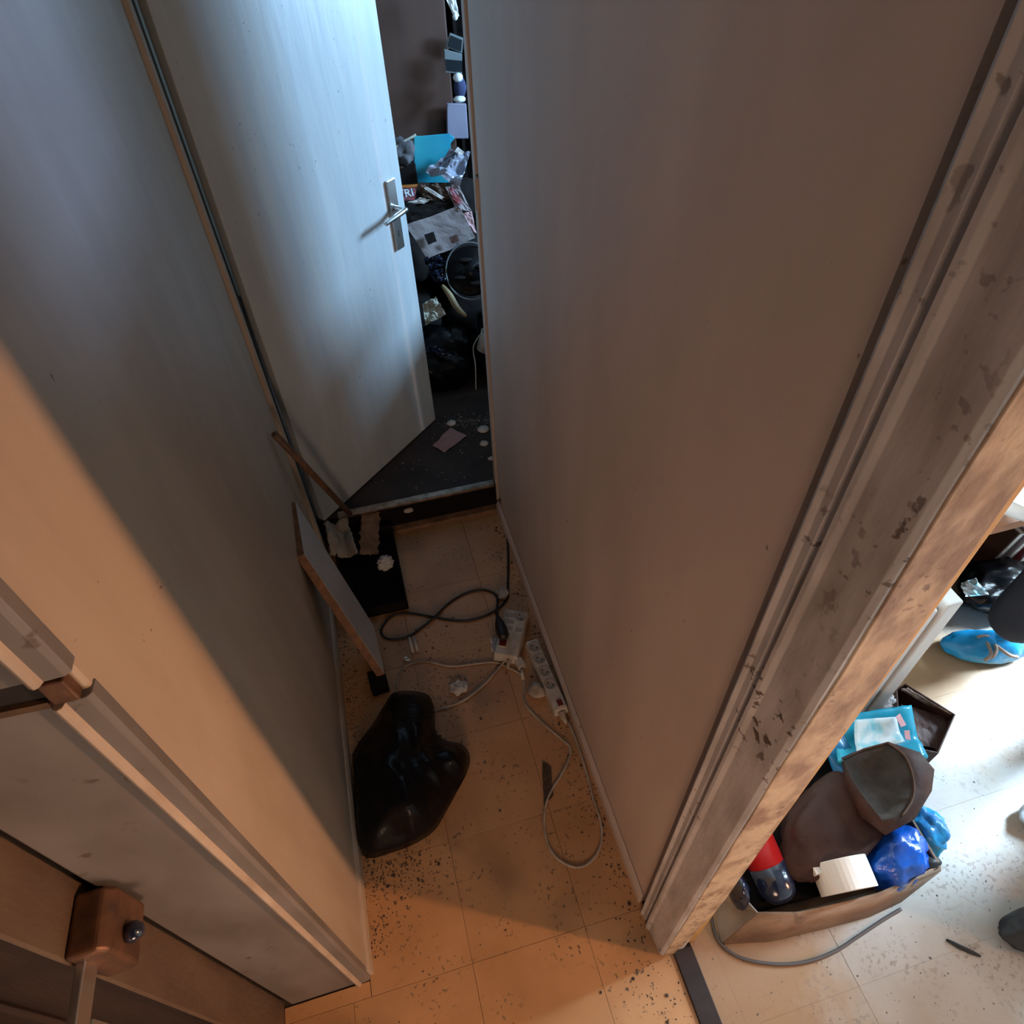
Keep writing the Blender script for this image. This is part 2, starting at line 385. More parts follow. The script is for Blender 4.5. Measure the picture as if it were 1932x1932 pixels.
# --- floors: sub floor plus single tiles, 30 cm pitch
fl = struct(MB().box((-0.75, -1.6, -0.05), (3.6, YF, -0.006)).build('floor', M['grout']))
random.seed(4)
def tile(x0, x1, y0, y1, m_, g=.0004):
    if x1 - x0 < 0.012 or y1 - y0 < 0.012: return
    dz = random.uniform(-0.0005, 0.0004)
    o = MB().box((x0 + g, y0 + g, -0.006), (x1 - g, y1 - g, dz)).build('tile', m_, fl, bevel=0.0005 if g > .0002 else 0.0002, seg=1)
xs = [-0.065 + 0.3 * k for k in range(-2, 3)]; ys = [0.075 + 0.3 * k for k in range(-6, 8)]
for y0 in ys:
    y1 = y0 + 0.3
    for x0 in xs:
        near = y1 < 0.40
        tile(max(x0, -0.53 if near else LX), min(x0 + 0.3, 0.43 if near else RXW), max(y0, -1.6), min(y1, YF - .03), M['tile'])
tile(-0.53, LX - .001, 0.375, 0.409, M['tile'])
for i in range(0, 11):
    for j in range(-6, 8):
        x0 = 0.235 + 0.3 * i; y0 = 0.075 + 0.3 * j
        tile(max(x0, 0.48), min(x0 + 0.3, 3.35), max(y0, -1.6), min(y0 + 0.3, YF), M['ktile'], .0001)
bf = struct(MB().box((-0.9, YF, -0.05), (3.0, 3.9, ZB)).build('floor', M['back_floor']))

# --- left wall of the passage
lw = struct(MB().box((LX - 0.10, 0.42, 0), (LX, 1.90, 2.75)).build('wall_left', M['wall_paint'], bevel=0.004))
b = MB().prism([(LX - 0.005, 0), (LX + 0.011, 0), (LX + 0.010, 0.045), (LX + 0.004, 0.056), (LX - 0.005, 0.058)], 0.42, 1.90, lambda x, y, z: (x, z, y))
struct(b.build('baseboard_left', M['wall_paint'], bevel=0.001))
# far frame of the left wall, next to the open door
struct(MB().box((LX - 0.06, 1.80, 0.0), (LX + 0.012, 1.835, 2.75)).build('trim_1', M['wall_paint'], bevel=0.003))
struct(MB().box((LX - 0.10, 1.905, 0.0), (LX - 0.004, 1.96, 2.75)).build('trim_2', M['wood_edge']))
# casing of the near end of the left wall, with a notch broken out of it
CY = 0.41
def casing(z0, z1, nm):
    prof = [(LX + 0.002, CY + 0.02), (LX + 0.002, CY + 0.004), (LX - 0.003, CY), (LX - 0.022, CY - 0.001), (LX - 0.036, CY + 0.002), (LX - 0.190, CY + 0.002), (LX - 0.196, CY + 0.006), (LX - 0.196, CY + 0.10), (LX - 0.09, CY + 0.10), (LX - .09, CY + .02)]
    return struct(MB().prism(prof, z0, z1).build(nm, M['casing_paint'], bevel=0.0012))
casing(0, 1.438, 'trim_3'); casing(1.476, 2.75, 'trim_4')
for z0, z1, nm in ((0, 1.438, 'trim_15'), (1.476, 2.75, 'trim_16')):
    struct(MB().prism([(LX - 0.020, CY + 0.001), (LX - 0.0235, CY - 0.006), (LX - 0.028, CY - 0.008), (LX - 0.033, CY - 0.005), (LX - 0.034, CY + 0.003)], z0, z1).build(nm, M['bead_lit_paint'], bevel=0.001))
sp = thing('strike_plate', 'dark broken strike recess with rusty plate high on the left door casing', 'strike plate', (LX - .05, CY + .02, 1.457))
MB().box((LX - 0.192, CY + 0.004, 1.4375), (LX - 0.018, CY + 0.09, 1.4765)).build('recess', M['hole'], sp)  # black block fills the notch, standing in for the shade inside
MB().box((LX - 0.030, CY - 0.003, 1.440), (LX - 0.006, CY + 0.010, 1.474)).build('plate', M['rust'], sp, bevel=0.002)
MB().box((LX - 0.12, CY - 0.001, 1.4375), (LX - 0.034, CY + 0.006, 1.447), rot=(0, 0.05, 0)).build('splinter', M['wood_edge'], sp)
adopt(sp)
# inner jamb face and dark door leaf at lower left
struct(MB().box((-0.537, 0.325, 0), (-0.53, 0.52, 2.75)).build('trim_5', M['jamb_tan'], bevel=0.004))
d3 = struct(MB().box((-1.15, 0.345, 0.01), (-0.539, 0.385, 2.1)).build('door_3', M['dark_wood'], bevel=0.003))
MB().box((-1.06, 0.335, 0.25), (-0.68, 0.346, 0.95)).build('door_panel', M['dark_wood'], d3, bevel=0.006)
MB().box((-1.06, 0.335, 1.08), (-0.68, 0.346, 1.95)).build('door_panel', M['dark_wood'], d3, bevel=0.006)
struct(MB().box((-1.9, -1.6, 0), (-0.75, 0.30, 2.75)).build('wall_far_left', M['old_plaster_dark']))

# --- right partition
b = MB().box((RXW, 0.389, 0), (RXW + 0.07, 1.89, 2.08))
b.box((RXW, 0.389, 2.0805), (RXW + 0.07, 0.90, 2.75)); b.box((RXW, 1.25, 2.0805), (RXW + 0.07, 1.89, 2.75)); b.box((RXW, 0.9005, 2.50), (RXW + 0.07, 1.2495, 2.75))
struct(b.build('wall_right', M['wall_right']))
prof = [(RXW - 0.001, 0), (RXW - 0.012, 0), (RXW - 0.013, 0.040), (RXW - 0.006, 0.052), (RXW - 0.001, 0.054)]
struct(MB().prism(prof, 0.389, 1.90, lambda x, y, z: (x, z, y)).build('baseboard_right', M['wall_right'], bevel=0.001))
# moulded trim at the near end
pr = [(RXW + 0.012, 0.389), (RXW + 0.010, 0.372), (RXW - 0.012, 0.369), (RXW - 0.015, 0.364), (RXW - 0.010, 0.358), (RXW - 0.011, 0.347), (RXW - 0.002, 0.343),
      (RXW - 0.004, 0.338), (RXW - 0.015, 0.334), (RXW - 0.014, 0.328), (RXW - 0.009, 0.322), (RXW - 0.004, 0.268), (RXW + 0.001, 0.262), (RXW + 0.06, 0.262), (RXW + 0.06, 0.389)]
struct(MB().prism(pr, 0, 2.75).build('trim_6', M['trim_paint'], bevel=0.0008))
# jamb face towards the camera, uneven, with a worn lower end
b = MB()
zs = [0, 0.03, 0.08, 0.2] + [0.2 + 0.13 * k for k in range(1, 20)] + [2.75]
random.seed(9)
rows = []
for z in zs:
    wob = 0.004 * noise.noise(V((0, z * 4, 0))) ; wob2 = 0.006 * noise.noise(V((5, z * 5, 0)))
    xr = 0.472 + wob2 - (0.045 * max(0, 1 - z / 0.35)) - .012 * (z / 2.0)
    rows.append([V((RXW + 0.004 + wob, 0.2625, z)), V((RXW + 0.005 + wob, 0.2598, z)), V((xr + .004, 0.2580, z)), V((xr + .010, 0.264, z)), V((xr + .010, 0.30, z)), V((RXW + 0.02, 0.30, z))])
rv = [[b.b.verts.new(p) for p in r] for r in rows]
for A, Bq in zip(rv, rv[1:]):
    for j in range(6): b.b.faces.new((A[j], A[(j + 1) % 6], Bq[(j + 1) % 6], Bq[j]))
struct(b.build('trim_7', M['jamb_paint'], bevel=0.001))
struct(MB().box((0.474, 0.270, 0), (0.496, 0.42, 2.75)).build('trim_8', M['yellow_wood'], bevel=0.003))
b = MB().box((0.472, 0.42, 0), (0.50, 1.93, 2.08))
b.box((0.472, 0.42, 2.0805), (0.50, 0.90, 2.75)); b.box((0.472, 1.25, 2.0805), (0.50, 1.93, 2.75)); b.box((0.472, 0.9005, 2.50), (0.50, 1.2495, 2.75))
struct(b.build('wall_kitchen', M['plaster']))
struct(MB().box((0.40, -0.66, 1.86), (0.47, 0.247, 2.75)).build('wall_lintel', M['old_plaster_dark']))
struct(MB().box((0.40, -1.6, 0), (0.47, -0.66, 2.75)).build('wall_right_near', M['old_plaster_dark']))
# far end of the partition: brown rebate and pale frame
struct(MB().box((RXW + 0.006, 1.89, 0.0), (RXW + 0.07, 1.915, 2.75)).build('trim_10', M['wood_edge']))
hg = struct(MB().box((RXW - 0.004, 1.915, 0.0), (RXW + 0.09, 1.950, 2.75)).build('trim_11', M['wall_right'], bevel=0.004))
MB().lathe([(0.009, 0), (0.0095, 0.002), (0.0095, 0.078), (0.006, 0.084)], Matrix.Translation((RXW - 0.002, 1.903, 1.235)), 12).build('hinge_barrel', M['wall_right'], hg, smooth=True)
MB().box((RXW - 0.001, 1.89, 1.24), (RXW + 0.008, 1.915, 1.31)).build('hinge_leaf', M['wall_right'], hg)

# --- strip in the kitchen doorway
st = tag(MB().box((0.430, -1.6, -0.004), (0.480, 0.262, 0.007)).build('threshold_strip', M['brown_strip'], bevel=0.002), 'dark brown threshold strip on the floor between passage and kitchen', 'threshold')

# --- raised threshold to the back room
struct(MB().box((LX - 0.05, YF - 0.006, 0), (RXW + 0.02, YF + 0.01, ZB - 0.006)).build('trim_12', M['dull_black']))
struct(MB().prism([(YF - 0.012, ZB - 0.008), (YF - 0.012, ZB + 0.003), (YF - 0.006, ZB + 0.006), (YF + 0.018, ZB + 0.005), (YF + 0.018, ZB), (YF, ZB - 0.008)], LX + 0.08, RXW - 0.01,
                  lambda y, z, x: (x, y, z)).build('trim_13', M['alu'], bevel=0.001))
struct(MB().prism([(YF - 0.035, 0), (YF - 0.032, 0.012), (YF - 0.006, 0.016), (YF - 0.006, 0)], -0.08, RXW - 0.004, lambda y, z, x: (x, y, z)).build('trim_14', M['card']))

# --- ceilings and outer walls (light stays in the rooms)
struct(MB().box((-2.0, -1.7, 2.75), (3.6, 4.0, 2.8)).build('ceiling', M['ceiling']))
struct(MB().box((-2.0, -1.7, 0), (3.6, -1.6, 2.75)).build('wall_behind', M['old_plaster_dark']))
struct(MB().box((-0.96, YF, 0), (-0.9, 4.0, 2.75)).build('wall_back_left', M['plaster']))
struct(MB().box((-0.9, 3.9, 0), (3.6, 4.0, 2.75)).build('wall_back', M['plaster']))
struct(MB().box((-0.9, 1.96, 0), (LX - 0.10, 2.0, 2.75)).build('wall_back_front', M['plaster']))
struct(MB().box((0.52, 1.93, 0), (3.5, 1.955, 2.75)).build('wall_divider', M['plaster']))
struct(MB().box((0.52, 1.955, 0), (0.80, 2.195, 2.75)).build('light_block', M['plaster']))  # unseen block added to keep window light off the door's hinge side
def wall_with_window(x0, x1, ya, yb, wy0, wy1, wz0, wz1, nm, wn):
    b = MB()
    b.box((x0, ya, 0), (x1, wy0, 2.75)); b.box((x0, wy1, 0), (x1, yb, 2.75)); b.box((x0, wy0, 0), (x1, wy1, wz0)); b.box((x0, wy0, wz1), (x1, wy1, 2.75))
    struct(b.build(nm, M['plaster']))
    f = MB(); t = 0.05
    f.box((x0 + .02, wy0, wz0), (x1 - .02, wy0 + t, wz1)); f.box((x0 + .02, wy1 - t, wz0), (x1 - .02, wy1, wz1)); f.box((x0 + .02, wy0 + t, wz0), (x1 - .02, wy1 - t, wz0 + t)); f.box((x0 + .02, wy0 + t, wz1 - t), (x1 - .02, wy1 - t, wz1))
    struct(f.build(wn, M['white_enamel']))
wall_with_window(3.40, 3.48, -1.6, 1.93, 0.30, 1.40, 0.9, 2.2, 'wall_kitchen_outer', 'window_1')
wall_with_window(2.80, 2.86, 1.955, 3.9, 2.05, 3.1, 0.95, 2.2, 'wall_back_outer', 'window_2')

# ================================================================ THE OPEN DOOR
HN = V((-0.292, 1.911, 0)); DD = V((0.532, 0.494, 0)).normalized(); DN = V((DD.y, -DD.x, 0))
DW = 0.727
def dpt(s, z, n=0.0): p = HN + DD * s + DN * n; return V((p.x, p.y, z))
d1 = struct(MB().hexa([dpt(0, ZB + .006, -.035), dpt(DW, ZB + .006, -.035), dpt(DW, ZB + .006, 0), dpt(0, ZB + .006, 0)],
                      [dpt(0, 2.12, -.035), dpt(DW, 2.12, -.035), dpt(DW, 2.12, 0), dpt(0, 2.12, 0)]).build('door_1', M['door_paint'], bevel=0.003))
def dbox(b, s0, s1, z0, z1, n0, n1):
    return b.hexa([dpt(s0, z0, n0), dpt(s1, z0, n0), dpt(s1, z0, n1), dpt(s0, z0, n1)], [dpt(s0, z1, n0), dpt(s1, z1, n0), dpt(s1, z1, n1), dpt(s0, z1, n1)])
bp = dbox(MB(), 0.643, 0.686, 0.950, 1.186, 0.0, 0.009).build('handle_plate', M['chrome'], d1, bevel=0.003)
lv = MB(); lv.tube([dpt(0.664, 1.094, 0.006), dpt(0.664, 1.094, 0.045), dpt(0.655, 1.093, 0.055)], 0.009, 10, 3)
lv.tube([dpt(0.672, 1.094, 0.050), dpt(0.63, 1.092, 0.054), dpt(0.585, 1.088, 0.052), dpt(0.56, 1.085, 0.050)], lambda t: 0.0095 - 0.002 * t, 10, 4)
lv.build('door_handle', M['chrome'], d1, smooth=True)
kh = MB(); dbox(kh, 0.661, 0.667, 0.995, 1.018, 0.009, 0.0097); kh.build('keyhole', M['hole'], bp)
dbox(MB(), 0.7275, 0.7285, 1.02, 1.10, -.028, -.008).build('latch_plate', M['alu'], d1)
bpy.context.view_layer.update()

# ================================================================ BACK ROOM: wardrobe and heap
wd = thing('wardrobe', 'tall plain dark brown wardrobe standing behind the heap in the back room', 'wardrobe', (0.2, 3.65, ZB))
MB().box((-0.25, 3.46, ZB), (0.635, 3.86, 2.25)).build('body', M['wardrobe'], wd, bevel=0.003)
MB().box((-0.24, 3.445, ZB + .06), (0.19, 3.459, 2.22)).build('door', M['wardrobe'], wd, bevel=0.002)
MB().box((0.196, 3.445, ZB + .06), (0.628, 3.459, 2.22)).build('door', M['wardrobe'], wd, bevel=0.002)
adopt(wd)
# shelf unit right of the wardrobe with the things that peep past the wall
su = thing('shelf_unit', 'open dark shelf unit right of the brown wardrobe', 'shelf', (0.85, 3.6, ZB))
MB().box((0.66, 3.45, ZB), (0.675, 3.8, 2.2)).build('side_panel', M['dull_black'], su)
MB().box((1.25, 3.45, ZB), (1.265, 3.8, 2.2)).build('side_panel', M['dull_black'], su)
for z in (0.95, 1.30, 1.62, 1.95): MB().box((0.675, 3.46, z), (1.25, 3.79, z + 0.015)).build('shelf', M['dull_black'], su)
MB().box((0.66, 3.80, ZB), (1.265, 3.81, 2.2)).build('back_panel', M['dull_black'], su)
adopt(su)
def yq(uvs, y): return [PY(u, v, y) for u, v in uvs]
o = MB().slab(yq([(844, 262), (843, 196), (880, 196), (884, 262)], 3.40), 0.02, V((0, -1, 0))).build('panel_board', M['lilac'], bevel=0.004)
tag(o, 'pale lilac board standing at the right edge of the wardrobe', 'board')
pf = thing('picture_frame', 'small dark tilted picture frame above the grey one, past the wardrobe', 'picture frame', PY(858, 110, 3.4))
MB().slab(yq([(841, 89), (849, 62), (874, 72), (872, 101)], 3.40), 0.012, V((0, -1, 0))).build('frame', M['grey_frame'], pf, bevel=0.002)
MB().slab(yq([(845, 88), (851, 67), (872, 76), (870, 97)], 3.396), 0.003, V((0, -1, 0))).build('glass', M['dark_glass'], pf)
adopt(pf)
pf = thing('picture_frame', 'grey framed dark picture just above the white-capped shoe past the wardrobe', 'picture frame', PY(855, 125, 3.38))
MB().slab(yq([(840, 137), (838, 93), (872, 102), (872, 140)], 3.38), 0.012, V((0, -1, 0))).build('frame', M['grey_frame'], pf, bevel=0.002)
MB().slab(yq([(843, 133), (841, 112), (872, 115), (872, 136)], 3.376), 0.003, V((0, -1, 0))).build('glass', M['dark_glass'], pf)
adopt(pf)
sh = thing('trainer_shoe', 'white and navy canvas shoe standing on end past the wardrobe', 'shoe', PY(864, 165, 3.36))
MB().blob(PY(864, 146, 3.36), (0.022, 0.02, 0.018), 3, 0.1, sub=3).build('toe_cap', M['lamp_white'], sh, smooth=True)
MB().blob(PY(868, 165, 3.37), (0.028, 0.02, 0.045), 4, 0.1, sub=3).build('upper', M['navy'], sh, smooth=True)
MB().blob(PY(867, 187, 3.36), (0.028, 0.022, 0.014), 5, 0.1, sub=3).build('heel', M['lamp_white'], sh, smooth=True)
adopt(sh)
o = MB().sheet(yq([(842, 0), (858, 34), (866, 30), (856, -20)], 3.34), 6, 8, 0.012, 2).build('plastic_wrapper', M['lamp_white'], solid=0.002)
tag(o, 'bright bluish plastic wrapper hanging at the top beside the door gap', 'wrapper')
o = MB().blob(PY(859, 31, 3.34), (0.012, 0.01, 0.014), 1, 0.2, sub=2).build('cotton_ball', M['lamp_white'], smooth=True)
tag(o, 'small white tuft just under the hanging wrapper', 'tuft')

# bulk of the heap: black rubbish bags, each its own
def bag(name, c, r, seed, label, m_='black_plastic', floor=ZB, amp=0.35, group=None, ridge=0.16, sub=4, knot=False, rot=0.0):
    o = thing(name, label, 'bag', (c[0], c[1], floor if floor is not None else c[2]), group)
    MB().blob(c, r, seed, amp, 1.7, sub, 0.08, floor, ridge, rot).build('film', M[m_], o, smooth=True)
    if knot:
        k = V(c) + V((0, 0, r[2] * 0.95))
        MB().lathe([(0.02, -0.02), (0.008, 0), (0.018, 0.02), (0.03, 0.035)], Matrix.Translation(k), 10).build('knot', M[m_], o, smooth=True)
    adopt(o); return o
g = 'rubbish bags forming the back room heap'
bag('rubbish_bag', (0.33, 2.74, 0.24), (0.17, 0.14, 0.13), 1, 'black glossy rubbish bag at the foot of the heap beside the open door')
bag('rubbish_bag', (0.62, 2.74, 0.25), (0.12, 0.13, 0.14), 2, 'black rubbish bag at the foot of the heap behind the right wall edge')
hb_ = [(x, y, z) for (y, zz) in ((3.00, (.27,)), (3.17, (.27, .50)), (3.34, (.27, .50, .72))) for z in zz for x in (-.02, .27, .56, .85)]
side = {-.02: 'behind the open door', .27: 'left of the middle', .56: 'right of the middle', .85: 'behind the right wall edge'}
for i, (x, y, z) in enumerate(hb_):
    bag('rubbish_bag', (x, y, z), (.135, .085, .11), 11 + i, 'black rubbish bag buried in the heap, %s, %s row, %s layer' % (side[x], {3.0: 'front', 3.17: 'middle', 3.34: 'rear'}[y], {.27: 'lowest', .5: 'second', .72: 'top'}[z]), 'dull_black', group=g, amp=.2, sub=3, floor=None, ridge=.08)
for y0, y1, zt, lb in ((2.20, 2.34, 1.14, 'tallest'), (2.35, 2.55, .90, 'middle'), (2.56, 2.80, .72, 'lowest')):  # hidden boxes added to shade the lower part of the open door
    mb_ = thing('shade_box', 'unseen box added behind the right partition to shade the door, %s of the row' % lb, 'box', (.98, (y0 + y1) / 2, ZB))
    MB().box((.84, y0, ZB), (1.14, y1, zt)).build('carton', M['cardboard'], mb_, bevel=.004)
    MB().box((.86, y0 + .01, zt), (1.12, (y0 + y1) / 2 - .002, zt + .004)).build('flap', M['cardboard'], mb_); MB().box((.86, (y0 + y1) / 2 + .002, zt), (1.12, y1 - .01, zt + .004)).build('flap', M['cardboard'], mb_)
    adopt(mb_)

def hq(uvs, off=0.03): return [PH(u, v, off) for u, v in uvs]
def sheet_thing(name, uvs, off, m_, label, cat, amp=0.012, seed=1, freq=4, n=12, bend=0.0, solid=0.0015, edge=0.0, lift=None):
    q = hq(uvs, off) if lift is None else [PH(u, v, l) for (u, v), l in zip(uvs, lift)]
    return tag(MB().sheet(q, n, n, amp, seed, freq, bend, edge).build(name, M[m_], smooth=False, solid=solid), label, cat)
# blue folder, upright
fo = thing('blue_folder', 'plain turquoise folder standing upright on top of the heap', 'folder', PH(815, 345, .02))
fy = 3.27
MB().slab(yq([(782, 345), (781, 258), (850, 252), (851, 345)], fy), 0.006, V((0, -1, 0))).build('front_cover', M['blue_folder'], fo, bevel=0.002)
MB().slab(yq([(784, 345), (783, 257), (854, 256), (858, 262), (857, 340)], fy + .012)[:4], 0.006, V((0, -1, 0))).build('back_cover', M['blue_folder'], fo, bevel=0.002)
adopt(fo)
sheet_thing('film_wrapper', [(803, 322), (848, 282), (888, 285), (868, 350)], 0.08, 'silver_film', 'crumpled silvery grey film bag lying against the turquoise folder', 'wrapper', 0.05, 3, 3.2, 16)
sheet_thing('paper_scrap', [(857, 286), (864, 277), (876, 287), (870, 294)], 0.14, 'paper', 'small off white paper scrap on top of the silvery film', 'paper', 0.004, 2, 3, 4)
bag('grey_garment', PH(758, 286, .06), (0.055, 0.05, 0.055), 8, 'grey crumpled garment between the door edge and the turquoise folder', 'grey_fabric', None)['category'] = 'clothing'
o = tag(MB().tube(hq([(742, 282), (760, 268), (778, 258), (784, 254)], .13), 0.006, 6, 4).build('pale_strap', M['ivory'], smooth=True), 'pale twisted strap lying on the grey garment', 'strap')
sheet_thing('brown_cloth', [(742, 300), (752, 292), (760, 318), (748, 318)], 0.06, 'brown_fabric', 'narrow brown cloth hanging beside the door edge', 'cloth', .01)
o = MB().box(PH(765, 330, .0) + V((-.06, -.02, -.05)), PH(765, 330, .0) + V((.05, .12, .05))).build('black_box', M['dull_black'], bevel=.006)
tag(o, 'black box left of the turquoise folder', 'box')
mg = thing('magazine', 'red and pink magazine with orange top edge just above the door handle', 'magazine', PH(776, 365, .03))
MB().sheet(hq([(748, 379), (750, 356), (786, 353), (782, 378)], .05), 8, 6, .006, 4).build('cover', M['red_print'], mg, solid=.006)
MB().sheet(hq([(749, 355), (749, 350), (788, 347), (787, 353)], .055), 8, 2, .002, 4).build('top_band', M['orange_print'], mg, solid=.004)
def word(txt, p, size, right, up, m_, parent):
    cu = bpy.data.curves.new('word', 'FONT'); cu.body = txt; cu.size = size; cu.extrude = 0.0006
    t = bpy.data.objects.new('lettering', cu); cu.materials.append(m_); COL.objects.link(t)
    r = V(right).normalized(); u = V(up); u = (u - r * u.dot(r)).normalized(); n_ = r.cross(u)
    t.matrix_world = Matrix(((r.x, u.x, n_.x, p.x), (r.y, u.y, n_.y, p.y), (r.z, u.z, n_.z, p.z), (0, 0, 0, 1)))
    bpy.context.view_layer.update()
    dg = bpy.context.evaluated_depsgraph_get(); me = bpy.data.meshes.new_from_object(t.evaluated_get(dg))
    o2 = bpy.data.objects.new('lettering', me); COL.objects.link(o2); mw = t.matrix_world.copy()
    me.transform(mw)
    bpy.data.objects.remove(t)
    o2.parent = parent; return o2
HU = V((0, 1, HEAP_K)).normalized()
word('TRI', PH(752, 374, .065), 0.05, (1, .05, 0), HU, M['label_white'], mg)
adopt(mg)
mg = thing('magazine', 'open magazine with red print slipping down beside the right wall edge', 'magazine', PH(870, 370, .03))
MB().sheet(hq([(840, 352), (864, 347), (890, 398), (862, 398)], .06), 8, 10, .012, 6).build('page', M['bookpage'], mg, solid=.002)
MB().sheet(hq([(846, 356), (856, 353), (874, 384), (860, 386)], .075), 4, 6, .006, 6).build('red_print', M['red_print'], mg, solid=.001)
adopt(mg)
sheet_thing('brown_cloth', [(790, 352), (838, 343), (852, 380), (800, 374)], 0.045, 'brown_fabric', 'crumpled brown cloth right of the red magazine under the folder', 'cloth', .035, 4, 4, 14)
sheet_thing('pale_strip', [(800, 356), (806, 352), (838, 372), (832, 376)], 0.075, 'paper', 'narrow pale strip across the brown cloth right of the red magazine', 'paper', .004, 4)
sheet_thing('grey_page', [(768, 382), (795, 372), (812, 377), (800, 384)], 0.05, 'paper', 'grey folded page below the red magazine', 'paper', .01, 7)
sheet_thing('dark_photo', [(772, 388), (858, 374), (862, 388), (777, 420)], 0.04, 'dull_black', 'black glossy print above the newspaper page', 'print', .01, 8)
np_ = thing('newspaper', 'pale newspaper page with two small dark photographs lying down the heap', 'newspaper', PH(830, 440, .03))
qa = hq([(765, 424), (866, 386), (897, 448), (806, 488)], 0.065)
MB().sheet(qa, 16, 12, .010, 3, 3, bend=.01).build('page', M['newsprint'], np_, solid=.0015)
def on_page(uvs, m_, off=.10): MB().sheet(hq(uvs, off), 4, 4, .002, 3).build('photograph', m_, np_, solid=.001)
on_page([(800, 443), (818, 437), (824, 455), (808, 462)], M['dull_black']); on_page([(847, 448), (862, 442), (867, 454), (852, 460)], M['leather'])
adopt(np_)
sheet_thing('pink_flyer', [(858, 405), (890, 398), (899, 440), (880, 432)], 0.05, 'pink_paper', 'dull pink flyer behind the newspaper page at the wall edge', 'paper', .008, 5)
sheet_thing('white_slip', [(764, 462), (770, 455), (774, 480), (768, 483)], 0.04, 'paper', 'white slip showing beside the lower end of the handle plate', 'paper', .004)
# round fan guard
fn = thing('fan_guard', 'round dark fan with thin grey rim half hidden by the right wall', 'fan', PH(888, 512, .05))
fc = PH(888, 512, .10); fnrm = (EYE - fc).normalized(); fa = fnrm.cross(V((0, 0, 1))).normalized(); fb = fnrm.cross(fa)
ring = [fc + fa * math.cos(t) * .112 + fb * math.sin(t) * .122 for t in [2 * math.pi * i / 32 for i in range(33)]]
MB().tube(ring, .0035, 6, 1).build('rim', M['grey_frame'], fn, smooth=True)
Mf = Matrix((( fa.x, fb.x, fnrm.x, fc.x), (fa.y, fb.y, fnrm.y, fc.y), (fa.z, fb.z, fnrm.z, fc.z), (0, 0, 0, 1)))
MB().lathe([(0.0, -.03), (0.10, -.03), (0.108, -.005), (0.10, 0), (0.035, 0.004), (0.03, .012), (0, .014)], Mf, 28).build('cover', M['black_plastic'], fn, smooth=True)
for i in range(4):
    a = i * math.pi / 2 + .4
    MB().blob(fc + fa * math.cos(a) * .055 + fb * math.sin(a) * .055 + fnrm * .004, (.035, .02, .008), i, .1, sub=2).build('blade', M['dull_black'], fn, smooth=True)
adopt(fn)
sheet_thing('blue_plastic_bag', [(800, 487), (828, 480), (852, 492), (812, 512)], 0.10, 'blue_black', 'glossy dark blue plastic bag left of the round fan', 'bag', .045, 11, 4, 16)
sheet_thing('dark_film', [(806, 514), (836, 506), (842, 532), (822, 530)], 0.08, 'blue_black', 'black shiny film under the dark blue plastic bag', 'film', .03, 12, 4, 12)
o = tag(MB().tube(hq([(834, 538), (848, 556), (862, 580), (880, 597)], .08), lambda t: .012 * math.sin(math.pi * (0.08 + .84 * t)) + .003, 8, 5).build('yellow_strap', M['banana'], smooth=True), 'yellowish curved strap under the round fan', 'strap')
sheet_thing('ivory_rag', [(797, 572), (822, 560), (842, 592), (803, 612)], 0.07, 'ivory', 'crumpled ivory rag on the black bag by the door edge', 'rag', .03, 9, 3.5, 14)
sheet_thing('film_glint', [(802, 658), (822, 652), (862, 668), (838, 676)], 0.10, 'blue_black', 'shiny dark blue film low on the heap near the door edge', 'film', .03, 15, 4, 12)
o = tag(MB().tube(hq([(797, 664), (803, 671)], .09), .004, 6, 1).build('metal_pin', M['chrome']), 'small bright metal pin at the door edge low on the heap', 'pin')
mu = thing('white_mug', 'white cup shaped object with thin cable low beside the right wall edge', 'cup', PH(912, 645, .05))
mc = PH(912, 650, .06)
MB().lathe([(0.0, 0), (.035, 0), (.042, .08), (.044, .09), (.038, .088), (.034, .01), (0, .008)], Matrix.Translation(mc - V((0, 0, .03))) @ Matrix.Rotation(.4, 4, 'Y'), 18).build('cup', M['white_plastic'], mu, smooth=True)
MB().tube([PH(u, v, .1) for u, v in [(905, 632), (893, 655), (897, 690), (898, 735)]], .0025, 6, 5).build('cable', M['white_cable'], mu, smooth=True)
adopt(mu)

# floor of the back room: pink note, lumps, crumbs
def zq(uvs, z): return [PZ(u, v, z) for u, v in uvs]
o = MB().sheet(zq([(816, 841), (850, 806), (881, 822), (838, 853)], ZB + .006), 8, 8, .006, 2, 3).build('pink_note', M['pink_paper'], solid=.001)
tag(o, 'pinkish note with dark scribble lying on the dark back room floor', 'paper')
for lbl, (u, v), r, s_ in (('pale grey lump at the wall edge on the back room floor', (912, 812), .022, 1), ('pale oblong chip below the grey lump on the back room floor', (913, 838), .016, 2),
                       ('pale chip at the wall edge near the metal nosing', (927, 866), .012, 5), ('light grey chip lying between the pink note and the heap', (852, 800), .018, 3)):
    p = PZ(u, v, ZB)
    tag(MB().blob(p + V((0, 0, r * .3)), (r * 1.2, r, r * .6), s_, .3, sub=2, floor=ZB).build('rubble_lump', M['paper'], smooth=True), lbl, 'rubble')
p = PY(771, 963, YF - .008)
tag(MB().blob(p, (.020, .006, .014), 6, .3, sub=2).build('plaster_chip', M['paper'], smooth=True), 'light grey plaster chip stuck on the dark riser under the metal nosing', 'chip')
random.seed(21)
b = MB()
for i in range(130):
    u = random.uniform(690, 925); v = random.uniform(790, 925)
    if v < 930 - (u - 680) * .95 or v > 955 - (u - 680) * .19: continue
    p = PZ(u, v, ZB); r = random.uniform(.0012, .0035) * (1.8 if random.random() < .12 else 1)
    b.blob(p + V((0, 0, r * .4)), (r, r, r * .6), i, .3, sub=1)
